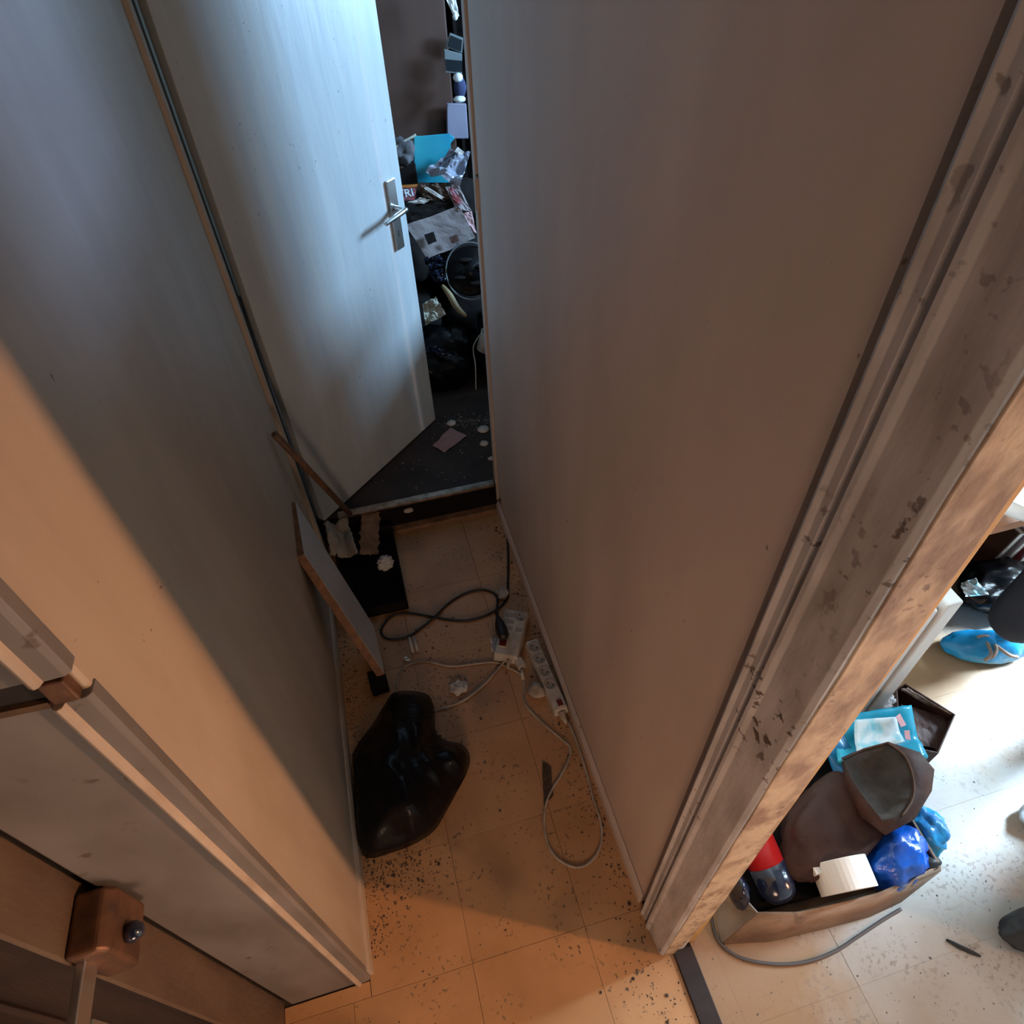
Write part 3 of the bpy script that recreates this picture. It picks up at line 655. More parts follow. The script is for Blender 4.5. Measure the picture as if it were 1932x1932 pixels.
for i in range(160):
    u = random.uniform(835, 930); v = random.gauss(795, 9); p = PZ(u, v, ZB); r = random.uniform(.0012, .004)
    b.blob(p + V((0, 0, r * .4)), (r, r, r * .6), i, .3, sub=1)
tag(b.build('crumbs', M['crumb']), 'pale crumbs scattered over the dark back room floor', 'crumbs', kind='stuff')

# ================================================================ PASSAGE FLOOR THINGS
# leaning board
T = PX(557, 946, LX + .012); Cn = PX(574, 1045, LX + .022); Bc = PZ(726, 1272, 0.045); Fc = Bc + (T - Cn) * .9
bd = thing('shelf_board', 'white laminated board with raw brown edges leaning on the left wall', 'board', (Bc.x, Bc.y, 0))
nn = (Cn - T).cross(Bc - T).normalized()
if nn.dot(EYE - T) < 0: nn = -nn
MB().sheet([T, Cn, Bc, Fc], 8, 8, 0).build('laminate_face', M['white_board'], bd, solid=.001)
MB().slab([T - nn * .001, Cn - nn * .001, Bc - nn * .001, Fc - nn * .001], 0.026, nn).build('chipboard_core', M['chipboard'], bd, bevel=.001)
adopt(bd)
o = MB().box((Bc.x - .055, Bc.y - .045, 0), (Bc.x + .002, Bc.y + .03, .042), rot=(0, 0, .08)).build('black_block', M['dull_black'], bevel=.003)
tag(o, 'small black block under the near end of the leaning board', 'block')
# broom stick
a = PX(519, 820, LX + .014); c = PZ(668, 977, .085)
tag(MB().tube([a, c], .011, 12, 1).build('wooden_stick', M['stick'], smooth=True), 'brown round wooden stick leaning in the corner by the open door', 'stick')
# black crate with rags
cr = thing('black_crate', 'low black open crate behind the leaning board', 'crate', (-.18, 1.70, 0))
cx0, cx1, cy0, cy1 = -.275, -.045, 1.51, 1.885
MB().box((cx0, cy0, 0), (cx1, cy1, .006)).build('bottom', M['dull_black'], cr)
for q in (((cx0, cy0, 0), (cx0 + .006, cy1, .07)), ((cx1 - .006, cy0, 0), (cx1, cy1, .05)), ((cx0, cy0, 0), (cx1, cy0 + .006, .05)), ((cx0, cy1 - .006, 0), (cx1, cy1, .07))):
    MB().box(*q).build('side', M['dull_black'], cr, bevel=.002)
adopt(cr)
o = MB().sheet([PZ(612, 985, .13), PZ(652, 966, .13), PZ(675, 1042, .085), PZ(624, 1048, .075)], 14, 14, .035, 2, 2.4, bend=.03, edge=.01).build('cloth', M['cloth'], smooth=True, solid=.004)
tag(o, 'greyish white folded cloth in the black crate under the stick', 'cloth')
o = MB().sheet([PZ(682, 965, .12), PZ(717, 967, .11), PZ(713, 1046, .08), PZ(678, 1046, .08)], 10, 14, .006, 5, 3, edge=.012).build('card', M['card'], solid=.003)
tag(o, 'torn brown card standing against the end of the metal nosing', 'card')
o = MB().blob(PZ(727, 1062, .065), (.026, .024, .02), 12, .5, 2, 4, .2, None, .3).build('crumpled_paper', M['paper'])
tag(o, 'crumpled white paper ball on the edge of the black crate', 'paper')

# black bag near the left wall
bg = thing('rubbish_bag', 'big half empty black plastic bag slumped on the tiles against the left wall', 'bag', (-.15, .93, 0))
outl = [(745, 1302), (800, 1304), (818, 1330), (821, 1375), (840, 1393), (872, 1402), (886, 1425), (880, 1455), (862, 1490), (840, 1530), (818, 1565), (780, 1590), (735, 1607), (690, 1615), (657, 1575), (660, 1500), (664, 1420), (700, 1365), (722, 1330)]
b = MB(); cen = PZ(765, 1455, 0); cen.z = 0
ol = [PZ(u, v, 0.012) for u, v in outl]
K = len(ol) * 6; ringn = 16
def olp(t):
    t = t % 1.0 * len(ol); i = int(t); fr = t - i
    p0, p1, p2, p3 = ol[(i - 1) % len(ol)], ol[i % len(ol)], ol[(i + 1) % len(ol)], ol[(i + 2) % len(ol)]
    return 0.5 * ((2 * p1) + (p2 - p0) * fr + (2 * p0 - 5 * p1 + 4 * p2 - p3) * fr * fr + (3 * p1 - p0 - 3 * p2 + p3) * fr ** 3)
gr = []
for j in range(ringn + 1):
    s_ = j / ringn; row = []
    for i in range(K):
        t = i / K; e = olp(t)
        p = cen.lerp(e, 1 - s_ * .97)
        h = 0.13 * math.sin(min(1, s_ * 1.3) * math.pi / 2) ** .8
        ang = t * 2 * math.pi
        f_ = .030 * (0.45 - abs(noise.noise(V((p.x * 16 + p.y * 7, p.y * 4 - p.x * 3, 3.3))))) + .035 * noise.noise(V((p.x * 9, p.y * 7, 3)))
        z = max(0.002, h + (f_ if j else 0)) if j else 0.001
        # keep the seen outline: shift towards the eye as it rises
        q = p + (EYE - p) * (z / 2.0) * (1.0 if s_ < .5 else 1.0)
        q.z = z
        if q.x < LX + .014: q.x = LX + .014
        row.append(b.b.verts.new(q))
    gr.append(row)
for A, Bq in zip(gr, gr[1:]):
    for i in range(K): b.b.faces.new((A[i], A[(i + 1) % K], Bq[(i + 1) % K], Bq[i]))
b.b.faces.new(gr[-1]); b.b.faces.new(gr[0][::-1])
b.build('film', M['black_plastic'], bg, smooth=True)
pk = V((-.10, .95, .13))
adopt(bg)

# cables
def cable(name, uvs, r, m_, label, z=None, extra=None):
    pts = [PZ(u, v, (z or r) + (h or 0)) for u, v, *hh in uvs for h in [hh[0] if hh else 0]]
    if extra: pts = extra + pts
    return tag(MB().tube(pts, r, 8, 6).build(name, M[m_], smooth=True), label, 'cable')
cable('black_cable', [(944, 940, .10), (950, 965, .04), (957, 1010), (959, 1060), (958, 1110), (957, 1128), (940, 1148), (915, 1162), (880, 1171), (845, 1169), (812, 1163), (770, 1157), (740, 1162), (722, 1182), (720, 1196), (735, 1206), (768, 1202),
                      (795, 1185), (820, 1164, .006), (845, 1140), (875, 1121), (905, 1113), (928, 1117), (938, 1128), (938, 1146, .006), (938, 1160, .012)],
      .0048, 'rubber', 'black power cable looped in a figure eight on the tiles near the power strips')
cable('white_cable', [(957, 1240, .01), (940, 1262), (915, 1290), (880, 1318), (850, 1332), (820, 1340), (800, 1342)], .0042, 'white_cable', 'dirty white cable curving from the wide power strip to the black bag')
cable('white_cable', [(748, 1306), (752, 1280), (765, 1258), (800, 1248), (850, 1257), (900, 1252), (935, 1250), (962, 1261), (985, 1275), (989, 1300), (990, 1325), (1002, 1343), (1030, 1370), (1060, 1395), (1075, 1410), (1074, 1430),
                      (1060, 1460), (1036, 1500), (1027, 1540), (1031, 1585), (1050, 1618), (1085, 1636), (1115, 1625), (1134, 1592), (1133, 1550), (1120, 1510), (1110, 1470), (1090, 1405), (1072, 1362)],
      .0036, 'white_cable', 'long thin pale cable from behind the black bag looping to the narrow power strip')

# power strips
def frame_from(p0, p1, z):
    d = (p1 - p0); d.z = 0; d.normalize(); n_ = V((-d.y, d.x, 0)); return d, n_
def strip(name, label, A, B_, w, h, z, sockets, rows, swpos, off_rows=0):
    d, n_ = frame_from(A, B_, z); L_ = (B_ - A).length
    ps = thing(name, label, 'power strip', (A.x, A.y, 0))
    def P(s, t, zz): q = A + d * s + n_ * t; return V((q.x, q.y, zz))
    def bx(s0, s1, t0, t1, z0, z1, inset=0):
        return MB().hexa([P(s0, t0, z0), P(s1, t0, z0), P(s1, t1, z0), P(s0, t1, z0)], [P(s0 + inset, t0 + inset, z1), P(s1 - inset, t0 + inset, z1), P(s1 - inset, t1 - inset, z1), P(s0 + inset, t1 - inset, z1)])
    bx(0, L_, -w / 2, w / 2, z, z + h, .004).build('housing', M['white_plastic'], ps, bevel=.004)
    for (s, t, rr, rd) in sockets:
        c_ = P(s, t, z + h)
        Mx = Matrix.Translation(c_) @ Matrix(((d.x, n_.x, 0, 0), (d.y, n_.y, 0, 0), (0, 0, 1, 0), (0, 0, 0, 1)))
        so = MB().lathe([(rr, 0), (rr, .0015), (rr - .0025, .0015), (rr - .004, .0004), (0.0, .0003)], Mx, 20).build('socket', M['socket'], ps, smooth=True)
        hb = MB()
        for sg in (-1, 1):
            q = c_ + (d * math.cos(rd) + n_ * math.sin(rd)) * .009 * sg
            hb.lathe([(.0028, 0), (.0028, .0012), (0, .0012)], Matrix.Translation(q), 8)
        hb.build('pin_hole', M['hole'], so)
    s, t, sw, sh_ = swpos
    fr = bx(s - .004, s + sw + .004, t - sh_ / 2 - .004, t + sh_ / 2 + .004, z + h - .001, z + h + .002, .001).build('switch_frame', M['white_plastic'], ps)
    bx(s, s + sw, t - sh_ / 2, t + sh_ / 2, z + h + .0015, z + h + .0045, .001).build('switch', M['red_switch'], ps)
    return ps, P, bx
A = PZ(1002, 1206, .035); B_ = PZ(1060, 1340, .035)
ps, P, bx = strip('power_strip', 'narrow white four socket power strip with red switch along the right baseboard', A, B_, .050, .036, .001,
                  [(.034 + .050 * k, 0, .0205, .8) for k in range(4)], None, ((B_ - A).length - .036, .003, .022, .018))
L_ = (B_ - A).length
MB().tube([P(L_ - .002, 0, .018), P(L_ + .018, 0, .014), P(L_ + .034, .004, .006)], lambda t: .013 - .008 * t, 10, 4).build('cable_boot', M['white_cable'], ps, smooth=True)
adopt(ps)
A = PZ(975, 1150, .045); B_ = PZ(953, 1238, .045)
ps, P, bx = strip('power_strip', 'wide two row white power strip with red switch and black plug', A, B_, .088, .045, .001,
                  [(.030, .020, .019, .6)], None, ((B_ - A).length * .69, -.018, .024, .024))
for k in range(4):
    s0 = .020 + k * .027
    q = bx(s0, s0 + .018, -.036, .002 if k < 3 else -.002, .0455, .047, .001).build('flat_socket', M['socket'], ps)
s0 = .075
bx(s0, s0 + .018, .012, .036, .0455, .047, .001).build('flat_socket', M['socket'], ps)
L_ = (B_ - A).length
MB().tube([P(L_ - .004, .012, .022), P(L_ + .012, .012, .014), P(L_ + .024, .012, .007)], lambda t: .009 - .004 * t, 10, 3).build('cable_boot', M['white_cable'], ps, smooth=True)
adopt(ps)
pl = thing('black_plug', 'large black teardrop shaped mains plug in the wide power strip', 'plug', PZ(946, 1190, .0))
a0 = PZ(938, 1162, .06); a1 = PZ(950, 1200, .075)
MB().tube([a0, a0.lerp(a1, .25), a0.lerp(a1, .6), a1, a1 + (a1 - a0) * .12], lambda t: .0045 + .016 * math.sin(math.pi * min(1, t * 1.02) ** 1.4) ** .8, 14, 6).build('plug_body', M['rubber'], pl, smooth=True)
MB().tube([a0 + (a0 - a1) * .25, a0], .0055, 10, 1).build('strain_relief', M['rubber'], pl, smooth=True)
adopt(pl)
wp = thing('white_plug', 'white plug block with short stem lying below the wide power strip', 'plug', PZ(982, 1252, 0))
c0 = PZ(981, 1250, .016); MB().box(c0 + V((-.015, -.022, -.015)), c0 + V((.013, .016, .014)), rot=(0, 0, .25)).build('plug_body', M['white_plastic'], wp, bevel=.005)
MB().tube([PZ(984, 1262, .016), PZ(987, 1282, .01)], .006, 8, 1).build('strain_relief', M['white_plastic'], wp, smooth=True)
adopt(wp)
o = MB().blob(PZ(1012, 1302, .018), (.026, .026, .018), 4, .35, 1.8, 3, .15, 0.0, .2).build('plastic_ball', M['white_cable'], smooth=True)
tag(o, 'grey crumpled plastic ball beside the narrow power strip', 'litter')
o = MB().blob(PZ(948, 1120, .016), (.020, .022, .013), 7, .4, 1.8, 3, .2, 0.0, .25).build('tissue_ball', M['paper'])
tag(o, 'small crumpled tissue on the black cable near the right wall', 'tissue')
o = MB().sheet(zq([(925, 1205), (945, 1203), (952, 1235), (928, 1230)], .012), 8, 8, .012, 4).build('clear_wrapper', M['clear_film'], solid=.001)
tag(o, 'milky plastic wrapper under the left side of the wide power strip', 'wrapper')
for i, (u0, v0, u1, v1, lb) in enumerate(((772, 1203, 779, 1231, 'left of two pale little tubes below the black cable loop'), (781, 1201, 788, 1229, 'right of two pale little tubes below the black cable loop'))):
    tag(MB().tube([PZ(u0, v0, .006), PZ(u1, v1, .006)], .0055, 10, 1).build('small_tube', M['white_plastic'], smooth=True), lb, 'tube')
o = MB().sheet(zq([(758, 1240), (766, 1238), (774, 1245), (768, 1248)], .012), 5, 4, .006, 3).build('foil_scrap', M['foil'], solid=.0006)
tag(o, 'tiny bright foil scrap near the pale tubes', 'foil')
o = MB().blob(PZ(866, 1297, .008), (.026, .022, .010), 9, .5, 1.6, 3, .25, 0.0, .3).build('pinkish_scrap', M['paper'])
tag(o, 'pinkish white torn scrap between the two pale cables', 'litter')
o = MB().sheet(zq([(1023, 1436), (1040, 1448), (1044, 1500), (1026, 1520)], .003), 4, 8, .002, 3, edge=.006).build('dark_scrap', M['dirt'], solid=.002)
tag(o, 'dark flat scrap beside the loop of the long pale cable', 'scrap')

# dirt: piles of loose bits along the walls, real geometry
def scatter(name, m_, label, n, fn_, rmin, rmax, seed, z0=0.0, flat=.45):
    random.seed(seed); b = MB()
    for i in range(n):
        p = fn_()
        if p is None: continue
        r = random.uniform(rmin, rmax) * (2 if random.random() < .06 else 1)
        q = bmesh.ops.create_icosphere(b.b, subdivisions=1, radius=1)
        a = random.uniform(0, 6.28); e = random.uniform(.5, 1)
        for v in q['verts']:
            x = v.co.x * r; y = v.co.y * r * e; v.co = V((p[0] + x * math.cos(a) - y * math.sin(a), p[1] + x * math.sin(a) + y * math.cos(a), z0 + r * flat * (v.co.z + .7)))
    return tag(b.build(name, m_), label, 'dirt', kind='stuff')
def edge_left():
    y = random.uniform(.45, 1.5); return (LX + .012 + abs(random.gauss(0, .035)), y)
def edge_right():
    y = random.uniform(.30, 1.85); return (RXW - .016 - abs(random.gauss(0, .03)), y)
def middle(): return (random.gauss(.02, .12), random.gauss(1.18, .14))
def anyw(): return (random.uniform(-.3, .38), random.uniform(.3, 1.85))
def kitch():
    return (random.uniform(.5, 2.2), random.gauss(.18, .22))
def nearstrip(): return (random.gauss(.36, .05), random.gauss(.15, .10))
scatter('loose_dirt', M['dirt'], 'loose dirt along the foot of the left wall', 700, edge_left, .001, .0026, 1)
scatter('loose_dirt', M['dirt'], 'loose dirt along the foot of the right wall', 500, edge_right, .001, .003, 2)
scatter('loose_dirt', M['dirt'], 'dark crumbs between the cables on the passage tiles', 420, middle, .0008, .0024, 3)
scatter('loose_dirt', M['dirt'], 'dark crumbs below the big black bag', 260, lambda: (random.gauss(-.20, .06), random.gauss(.64, .035)), .001, .0028, 12)
scatter('pale_dust', M['crumb'], 'pale plaster crumbs near the black bag and cables', 120, lambda: (random.gauss(-.02, .06), random.gauss(1.12, .07)), .001, .003, 8)
scatter('loose_dirt', M['dirt'], 'sparse dark specks all over the passage tiles', 180, anyw, .0008, .0022, 4)
scatter('loose_dirt', M['grey_cable'], 'grey specks over the pale kitchen tiles', 500, kitch, .0008, .0022, 5, 0.0, .2)
scatter('loose_dirt', M['dirt'], 'dark specks by the threshold strip', 130, nearstrip, .0008, .0025, 6)

# ================================================================ LOCK AT LOWER LEFT
lk = thing('door_lock', 'brown rim lock keeper with round knob and bare steel bolt on the lower left jamb', 'lock', (-.53, .37, .98))
A = PX(195, 1690, -.505); 
MB().prism([(-.53, .905), (-.493, .905), (-.480, .918), (-.480, 1.005), (-.493, 1.020), (-.53, 1.020)], .325, .405, lambda x, z, y: (x, y, z)).build('keeper_case', M['rust'], lk, bevel=.006, seg=3)
MB().lathe([(.0, .014), (.008, .013), (.013, .006), (.014, 0), (.012, -.006), (0, -.006)], Matrix.Translation(PX(250, 1758, -.472)) @ Matrix.Rotation(math.pi / 2, 4, 'Y'), 18).build('knob', M['navy_cap'], lk, smooth=True)
MB().box((-.526, .235, .962), (-.514, .334, .998)).build('bolt', M['chrome'], lk, bevel=.002)
MB().box((-.524, .215, .915), (-.512, .268, .961)).build('plate', M['chrome'], lk, bevel=.002)
adopt(lk)

# ================================================================ KITCHEN
# cardboard box tray
bx0, bx1 = .565, 1.19; 
F0 = PZ(1430, 1722, .11); F1 = PZ(1775, 1632, .11); 
F0.z = 0; F1.z = 0
D0 = (F1 - F0).normalized(); D1 = V((-D0.y, D0.x, 0)); WL = (F1 - F0).length
def TP(s, t, z): q = F0 + D0 * s + D1 * t; return V((q.x, q.y, z))
tb = thing('cardboard_box', 'shallow worn brown box full of things on the kitchen floor beside the door frame', 'box', (F0.x, F0.y, 0))
def tslab(s0, s1, t0, t1, z0, z1, nm, m_, lean=0):
    return MB().hexa([TP(s0, t0, z0), TP(s1, t0, z0), TP(s1, t1, z0), TP(s0, t1, z0)], [TP(s0, t0 + lean, z1), TP(s1, t0 + lean, z1), TP(s1, t1 + lean, z1), TP(s0, t1 + lean, z1)]).build(nm, m_, tb, bevel=.0015)
tslab(0, WL, 0, .36, .001, .006, 'bottom', M['cardboard'])
rim = [(1430, 1722), (1506, 1722), (1580, 1706), (1657, 1686), (1720, 1660), (1774, 1632)]; bot = [(1362, 1780), (1450, 1775), (1551, 1752), (1640, 1728), (1700, 1700), (1774, 1642)]
b = MB(); rt = [b.b.verts.new(PZ(u, v, .105)) for u, v in rim]; rb = [b.b.verts.new(PZ(u, v, .002)) for u, v in bot]
for i in range(5): b.b.faces.new((rt[i], rt[i + 1], rb[i + 1], rb[i]))
b.build('side', M['cardboard'], tb, smooth=True, solid=.005)
b = MB(); b.face([PZ(1430, 1722, .105), PZ(1385, 1672, .105), PZ(1343, 1690, .002), PZ(1362, 1780, .002)]); b.build('side', M['card_pale'], tb, solid=.005)
MB().sheet([TP(.01, .01, .05), TP(WL - .01, .01, .05), TP(WL - .01, .34, .05), TP(.01, .34, .05)], 16, 10, .02, 5, 4).build('shade_sheet', M['dull_black'], tb, smooth=True, solid=.002)  # black sheet standing in for the shade between the contents
tslab(0, WL, .354, .36, .006, .112, 'side', M['cardboard'])
tslab(WL - .006, WL, .006, .354, .006, .112, 'side', M['cardboard'])
adopt(tb)
cable('grey_cable', [(1342, 1730), (1350, 1765), (1372, 1792), (1410, 1811), (1465, 1819), (1520, 1815), (1575, 1795), (1620, 1766), (1665, 1736), (1700, 1715)], .0042, 'grey_cable', 'dark grey cable lying in an arc round the front of the brown box')
# bottle
def axis_mtx(p, d):
    q = d.to_track_quat('Z', 'Y').to_matrix().to_4x4(); q.translation = p; return q
b0 = PZ(1472, 1690, .075); b1 = PZ(1425, 1585, .13); ax = (b1 - b0).normalized()
bt = thing('spray_bottle', 'red can with glossy navy end leaning in the left of the brown box', 'bottle', b0)
MB().lathe([(0, -.012), (.030, -.010), (.045, .004), (.048, .02), (.048, .078)], axis_mtx(b0, ax), 28).build('navy_end', M['navy_cap'], bt, smooth=True)
MB().lathe([(.0475, .078), (.0475, .24), (.04, .255), (0, .26)], axis_mtx(b0, ax), 28).build('red_body', M['red_bottle'], bt, smooth=True)
adopt(bt)
# tape
tp = thing('tape_roll', 'roll of white adhesive tape lying on the contents of the brown box', 'tape', PZ(1590, 1660, .10))
tc = PZ(1591, 1652, .115); tx = (V((.12, .9, .43))).normalized()
ta = V((.10, .95, .16)).normalized(); mt_ = ta.to_track_quat('Z', 'Y').to_matrix().to_4x4(); mt_.translation = tc
MB().lathe([(.045, -.036), (.0695, -.036), (.070, -.034), (.070, .034), (.0695, .036), (.045, .036), (.045, -.036)], mt_, 36).build('tape', M['tape'], tp, smooth=False, bevel=.001)
MB().lathe([(.043, -.035), (.045, -.0355), (.045, .0355), (.043, .035), (.043, -.035)], mt_, 36).build('core', M['cardboard'], tp)
MB().box(tc + V((-.078, .015, .016)), tc + V((-.062, .035, .034))).build('loose_end', M['tape'], tp)
adopt(tp)
# left dark thing in the box
o = MB().blob(PZ(1392, 1680, .10), (.022, .04, .06), 3, .2, sub=3).build('navy_glove', M['navy_cap'], smooth=True)
tag(o, 'dark navy glove end standing in the left corner of the brown box', 'glove')
# leather pouch: open bag
lp = thing('leather_pouch', 'brown leather bag lying open on top of the brown box', 'bag', PZ(1600, 1520, .10))
MB().blob(PZ(1580, 1550, .115), (.19, .10, .07), 5, .22, 1.3, 4, .04, .05, .06, rot=.35).build('body', M['leather'], lp, smooth=True)
mo = [(1590, 1432), (1630, 1414), (1675, 1402), (1705, 1425), (1722, 1465), (1722, 1505), (1700, 1540), (1665, 1548), (1635, 1510), (1610, 1475)]
b = MB(); pts_t = [PZ(u, v, .235) for u, v in mo]; cc = sum(pts_t, V()) / len(pts_t)
inner = [b.b.verts.new(p) for p in pts_t]; deep = [b.b.verts.new(cc.lerp(p, .72) + V((-.01, 0, -.035))) for p in pts_t]; deeper = b.b.verts.new(cc + V((-.02, 0, -.045)))
for i in range(len(mo)):
    j = (i + 1) % len(mo); b.b.faces.new((inner[i], inner[j], deep[j], deep[i])); b.b.faces.new((deep[i], deep[j], deeper))
b.build('lining', M['lining'], lp, smooth=True, solid=.002)
ol2 = [(1588, 1430), (1630, 1412), (1676, 1400), (1735, 1420), (1762, 1452), (1757, 1492), (1725, 1545), (1670, 1575), (1625, 1540), (1596, 1480)]
b = MB(); t0 = [b.b.verts.new(PZ(u, v, .238)) for u, v in mo]; t1 = [b.b.verts.new(PZ(u, v, .205)) for u, v in ol2]; t2 = [b.b.verts.new(PZ(u, v, .09).lerp(PZ(1640, 1500, .09), .1)) for u, v in ol2]
for i in range(len(mo)):
    j = (i + 1) % len(mo); b.b.faces.new((t0[i], t0[j], t1[j], t1[i])); b.b.faces.new((t1[i], t1[j], t2[j], t2[i]))
b.build('mouth', M['leather'], lp, smooth=True, solid=.003)
MB().tube([PZ(u, v, .240) for u, v in [(1676, 1402), (1706, 1425), (1723, 1465), (1723, 1505), (1702, 1540)]], .0025, 6, 5).build('seam', M['tan_leather'], lp, smooth=True)
adopt(lp)
# wipes pack
wpk = thing('wipes_pack', 'bright turquoise wet wipes pack with pale label on the leather bag', 'pack', PZ(1660, 1400, .15))
q = [PZ(1563, 1412, .19), PZ(1578, 1350, .20), PZ(1708, 1330, .20), PZ(1750, 1425, .17), ]
b = MB(); b.sheet([PZ(1574, 1385, .20), PZ(1588, 1352, .195), PZ(1720, 1330, .20), PZ(1752, 1428, .19)], 4, 4, 0)
b = MB()
b.sheet([PZ(1580, 1440, .20), PZ(1585, 1352, .20), PZ(1718, 1330, .205), PZ(1752, 1428, .19)], 16, 16, .012, 4, 3, bend=.02)
b.build('film', M['teal'], wpk, smooth=True, solid=.012)
b = MB(); b.sheet([PZ(1552, 1405, .185), PZ(1585, 1365, .20), PZ(1622, 1458, .17), PZ(1585, 1482, .14)], 12, 12, .010, 7, 3, bend=-.01)
b.build('side_flap', M['teal_deep'], wpk, smooth=True, solid=.004)
b = MB(); b.sheet([PZ(1618, 1428, .216), PZ(1612, 1358, .218), PZ(1692, 1352, .222), PZ(1708, 1398, .216)], 12, 12, .005, 4, 3, bend=.010)
b.build('label_panel', M['label_white'], wpk, smooth=True, solid=.001)
b = MB(); b.sheet([PZ(1690, 1352, .232), PZ(1698, 1346, .232), PZ(1710, 1368, .232), PZ(1700, 1372, .232)], 4, 4, .001)
b.sheet([PZ(1706, 1378, .232), PZ(1716, 1378, .232), PZ(1718, 1396, .228), PZ(1708, 1394, .228)], 4, 4, .001)
b.build('pink_print', M['pink_print'], wpk, solid=.001)
adopt(wpk)
# open dark purse behind
pu = thing('open_purse', 'dark brown box shaped purse with felt lining standing open behind the wipes pack', 'purse', PZ(1740, 1370, 0))
qz = .11
B4 = [PZ(1692, 1300, qz), PZ(1708, 1290, qz), PZ(1802, 1348, qz), PZ(1770, 1420, qz), PZ(1700, 1405, qz)]
b = MB(); top = [b.b.verts.new(p) for p in B4]; bot = [b.b.verts.new(V((p.x, p.y, .004))) for p in B4]
for i in range(5): j = (i + 1) % 5; b.b.faces.new((top[i], top[j], bot[j], bot[i]))
b.b.faces.new(bot)
b.build('shell', M['leather'], pu, solid=.004)
MB().sheet([PZ(1700, 1300, qz - .004), PZ(1712, 1298, qz - .004), PZ(1796, 1347, qz - .004), PZ(1790, 1352, qz - .05)], 8, 6, .004).build('felt_lining', M['felt'], pu, solid=.006)
cq = sum([PZ(u, v, .06) for u, v in [(1700, 1330), (1790, 1355), (1765, 1415), (1705, 1400)]], V()) / 4
MB().sheet([PZ(1700, 1328, .07), PZ(1794, 1356, .07), PZ(1768, 1412, .07), PZ(1705, 1400, .07)], 8, 8, .006).build('inner_flap', M['leather'], pu, solid=.002)
adopt(pu)
o = MB().sheet([PZ(1660, 1325, .10), PZ(1680, 1300, .11), PZ(1692, 1322, .11), PZ(1672, 1345, .09)], 8, 8, .02, 3).build('milky_wrapper', M['clear_film'], solid=.001)
tag(o, 'milky crumpled wrapper between the white cabinet and the purse', 'wrapper')
# blue bags
bb = bag('blue_bag', PZ(1688, 1618, .08), (.085, .06, .075), 7, 'shiny royal blue plastic bag in the right of the brown box', 'blue_bag', .004, .3, rot=.3)
bb = bag('blue_bag', PZ(1742, 1565, .06), (.05, .06, .055), 9, 'lighter cyan blue plastic bag bulging behind the royal blue one', 'cyan_bag', .004, .35)
o = MB().blob(PZ(1755, 1628, .095), (.028, .018, .018), 2, .2, sub=3).build('black_grip', M['boot'], smooth=True)
tag(o, 'small black grip at the right end of the brown box', 'grip')
o = tag(MB().tube([PZ(1786, 1773, .004), PZ(1815, 1788, .005), PZ(1850, 1804, .004)], lambda t: .003 + .003 * math.sin(math.pi * t), 6, 4).build('black_stick', M['boot'], smooth=True), 'thin black splinter on the kitchen floor near the dark boot', 'splinter')

# white cabinet seen past the frame
wc = thing('white_cabinet', 'narrow white cabinet with grey gap standing behind the jamb in the kitchen', 'cabinet', (1.2, .9, 0))
cb = PZ(1640, 1340, 0.0)
def col_at(u, v, z): p = PZ(u, v, z); return p
H_ = .62
top4 = [PZ(1728, 1152, H_), PZ(1752, 1130, H_), PZ(1775, 1150, H_)]
q0 = PZ(1735, 1160, H_); q1 = PZ(1772, 1152, H_); q2 = PZ(1782, 1143, H_); q3 = PZ(1806, 1128, H_)
def vbox(P4, z0, z1, nm, m_):
    MB().hexa([V((p.x, p.y, z0)) for p in P4], [V((p.x, p.y, z1)) for p in P4]).build(nm, m_, wc, bevel=.005)
def para(pa, pb, depth): 
    d_ = V((0, depth, 0)); return [pa, pb, pb + d_, pa + d_]
vbox(para(V((q0.x - .06, q1.y, 0)), q1, .16), 0, H_, 'left_body', M['white_enamel'])
vbox(para(V((q1.x, q1.y + .012, 0)), V((q2.x, q1.y + .012, 0)), .14), 0, H_ - .02, 'gap_strip', M['grey_seal'])
vbox(para(V((q2.x, q1.y, 0)), V((q3.x, q1.y, 0)), .16), 0, H_ + .01, 'right_body', M['white_enamel'])
adopt(wc)
# orange wooden wedge on frame
c0 = PX(1757, 1108, .50)
wg = tag(MB().hexa([PX(1735, 1142, .498), PX(1757, 1146, .498), PX(1790, 1092, .498), PX(1770, 1082, .498)], [p + V((-.02, .0, .004)) for p in (PX(1735, 1142, .498), PX(1757, 1146, .498), PX(1790, 1092, .498), PX(1770, 1082, .498))]).build('wooden_wedge', M['yellow_wood'], bevel=.002),
         'orange brown wooden wedge fixed to the kitchen side of the jamb', 'wedge')
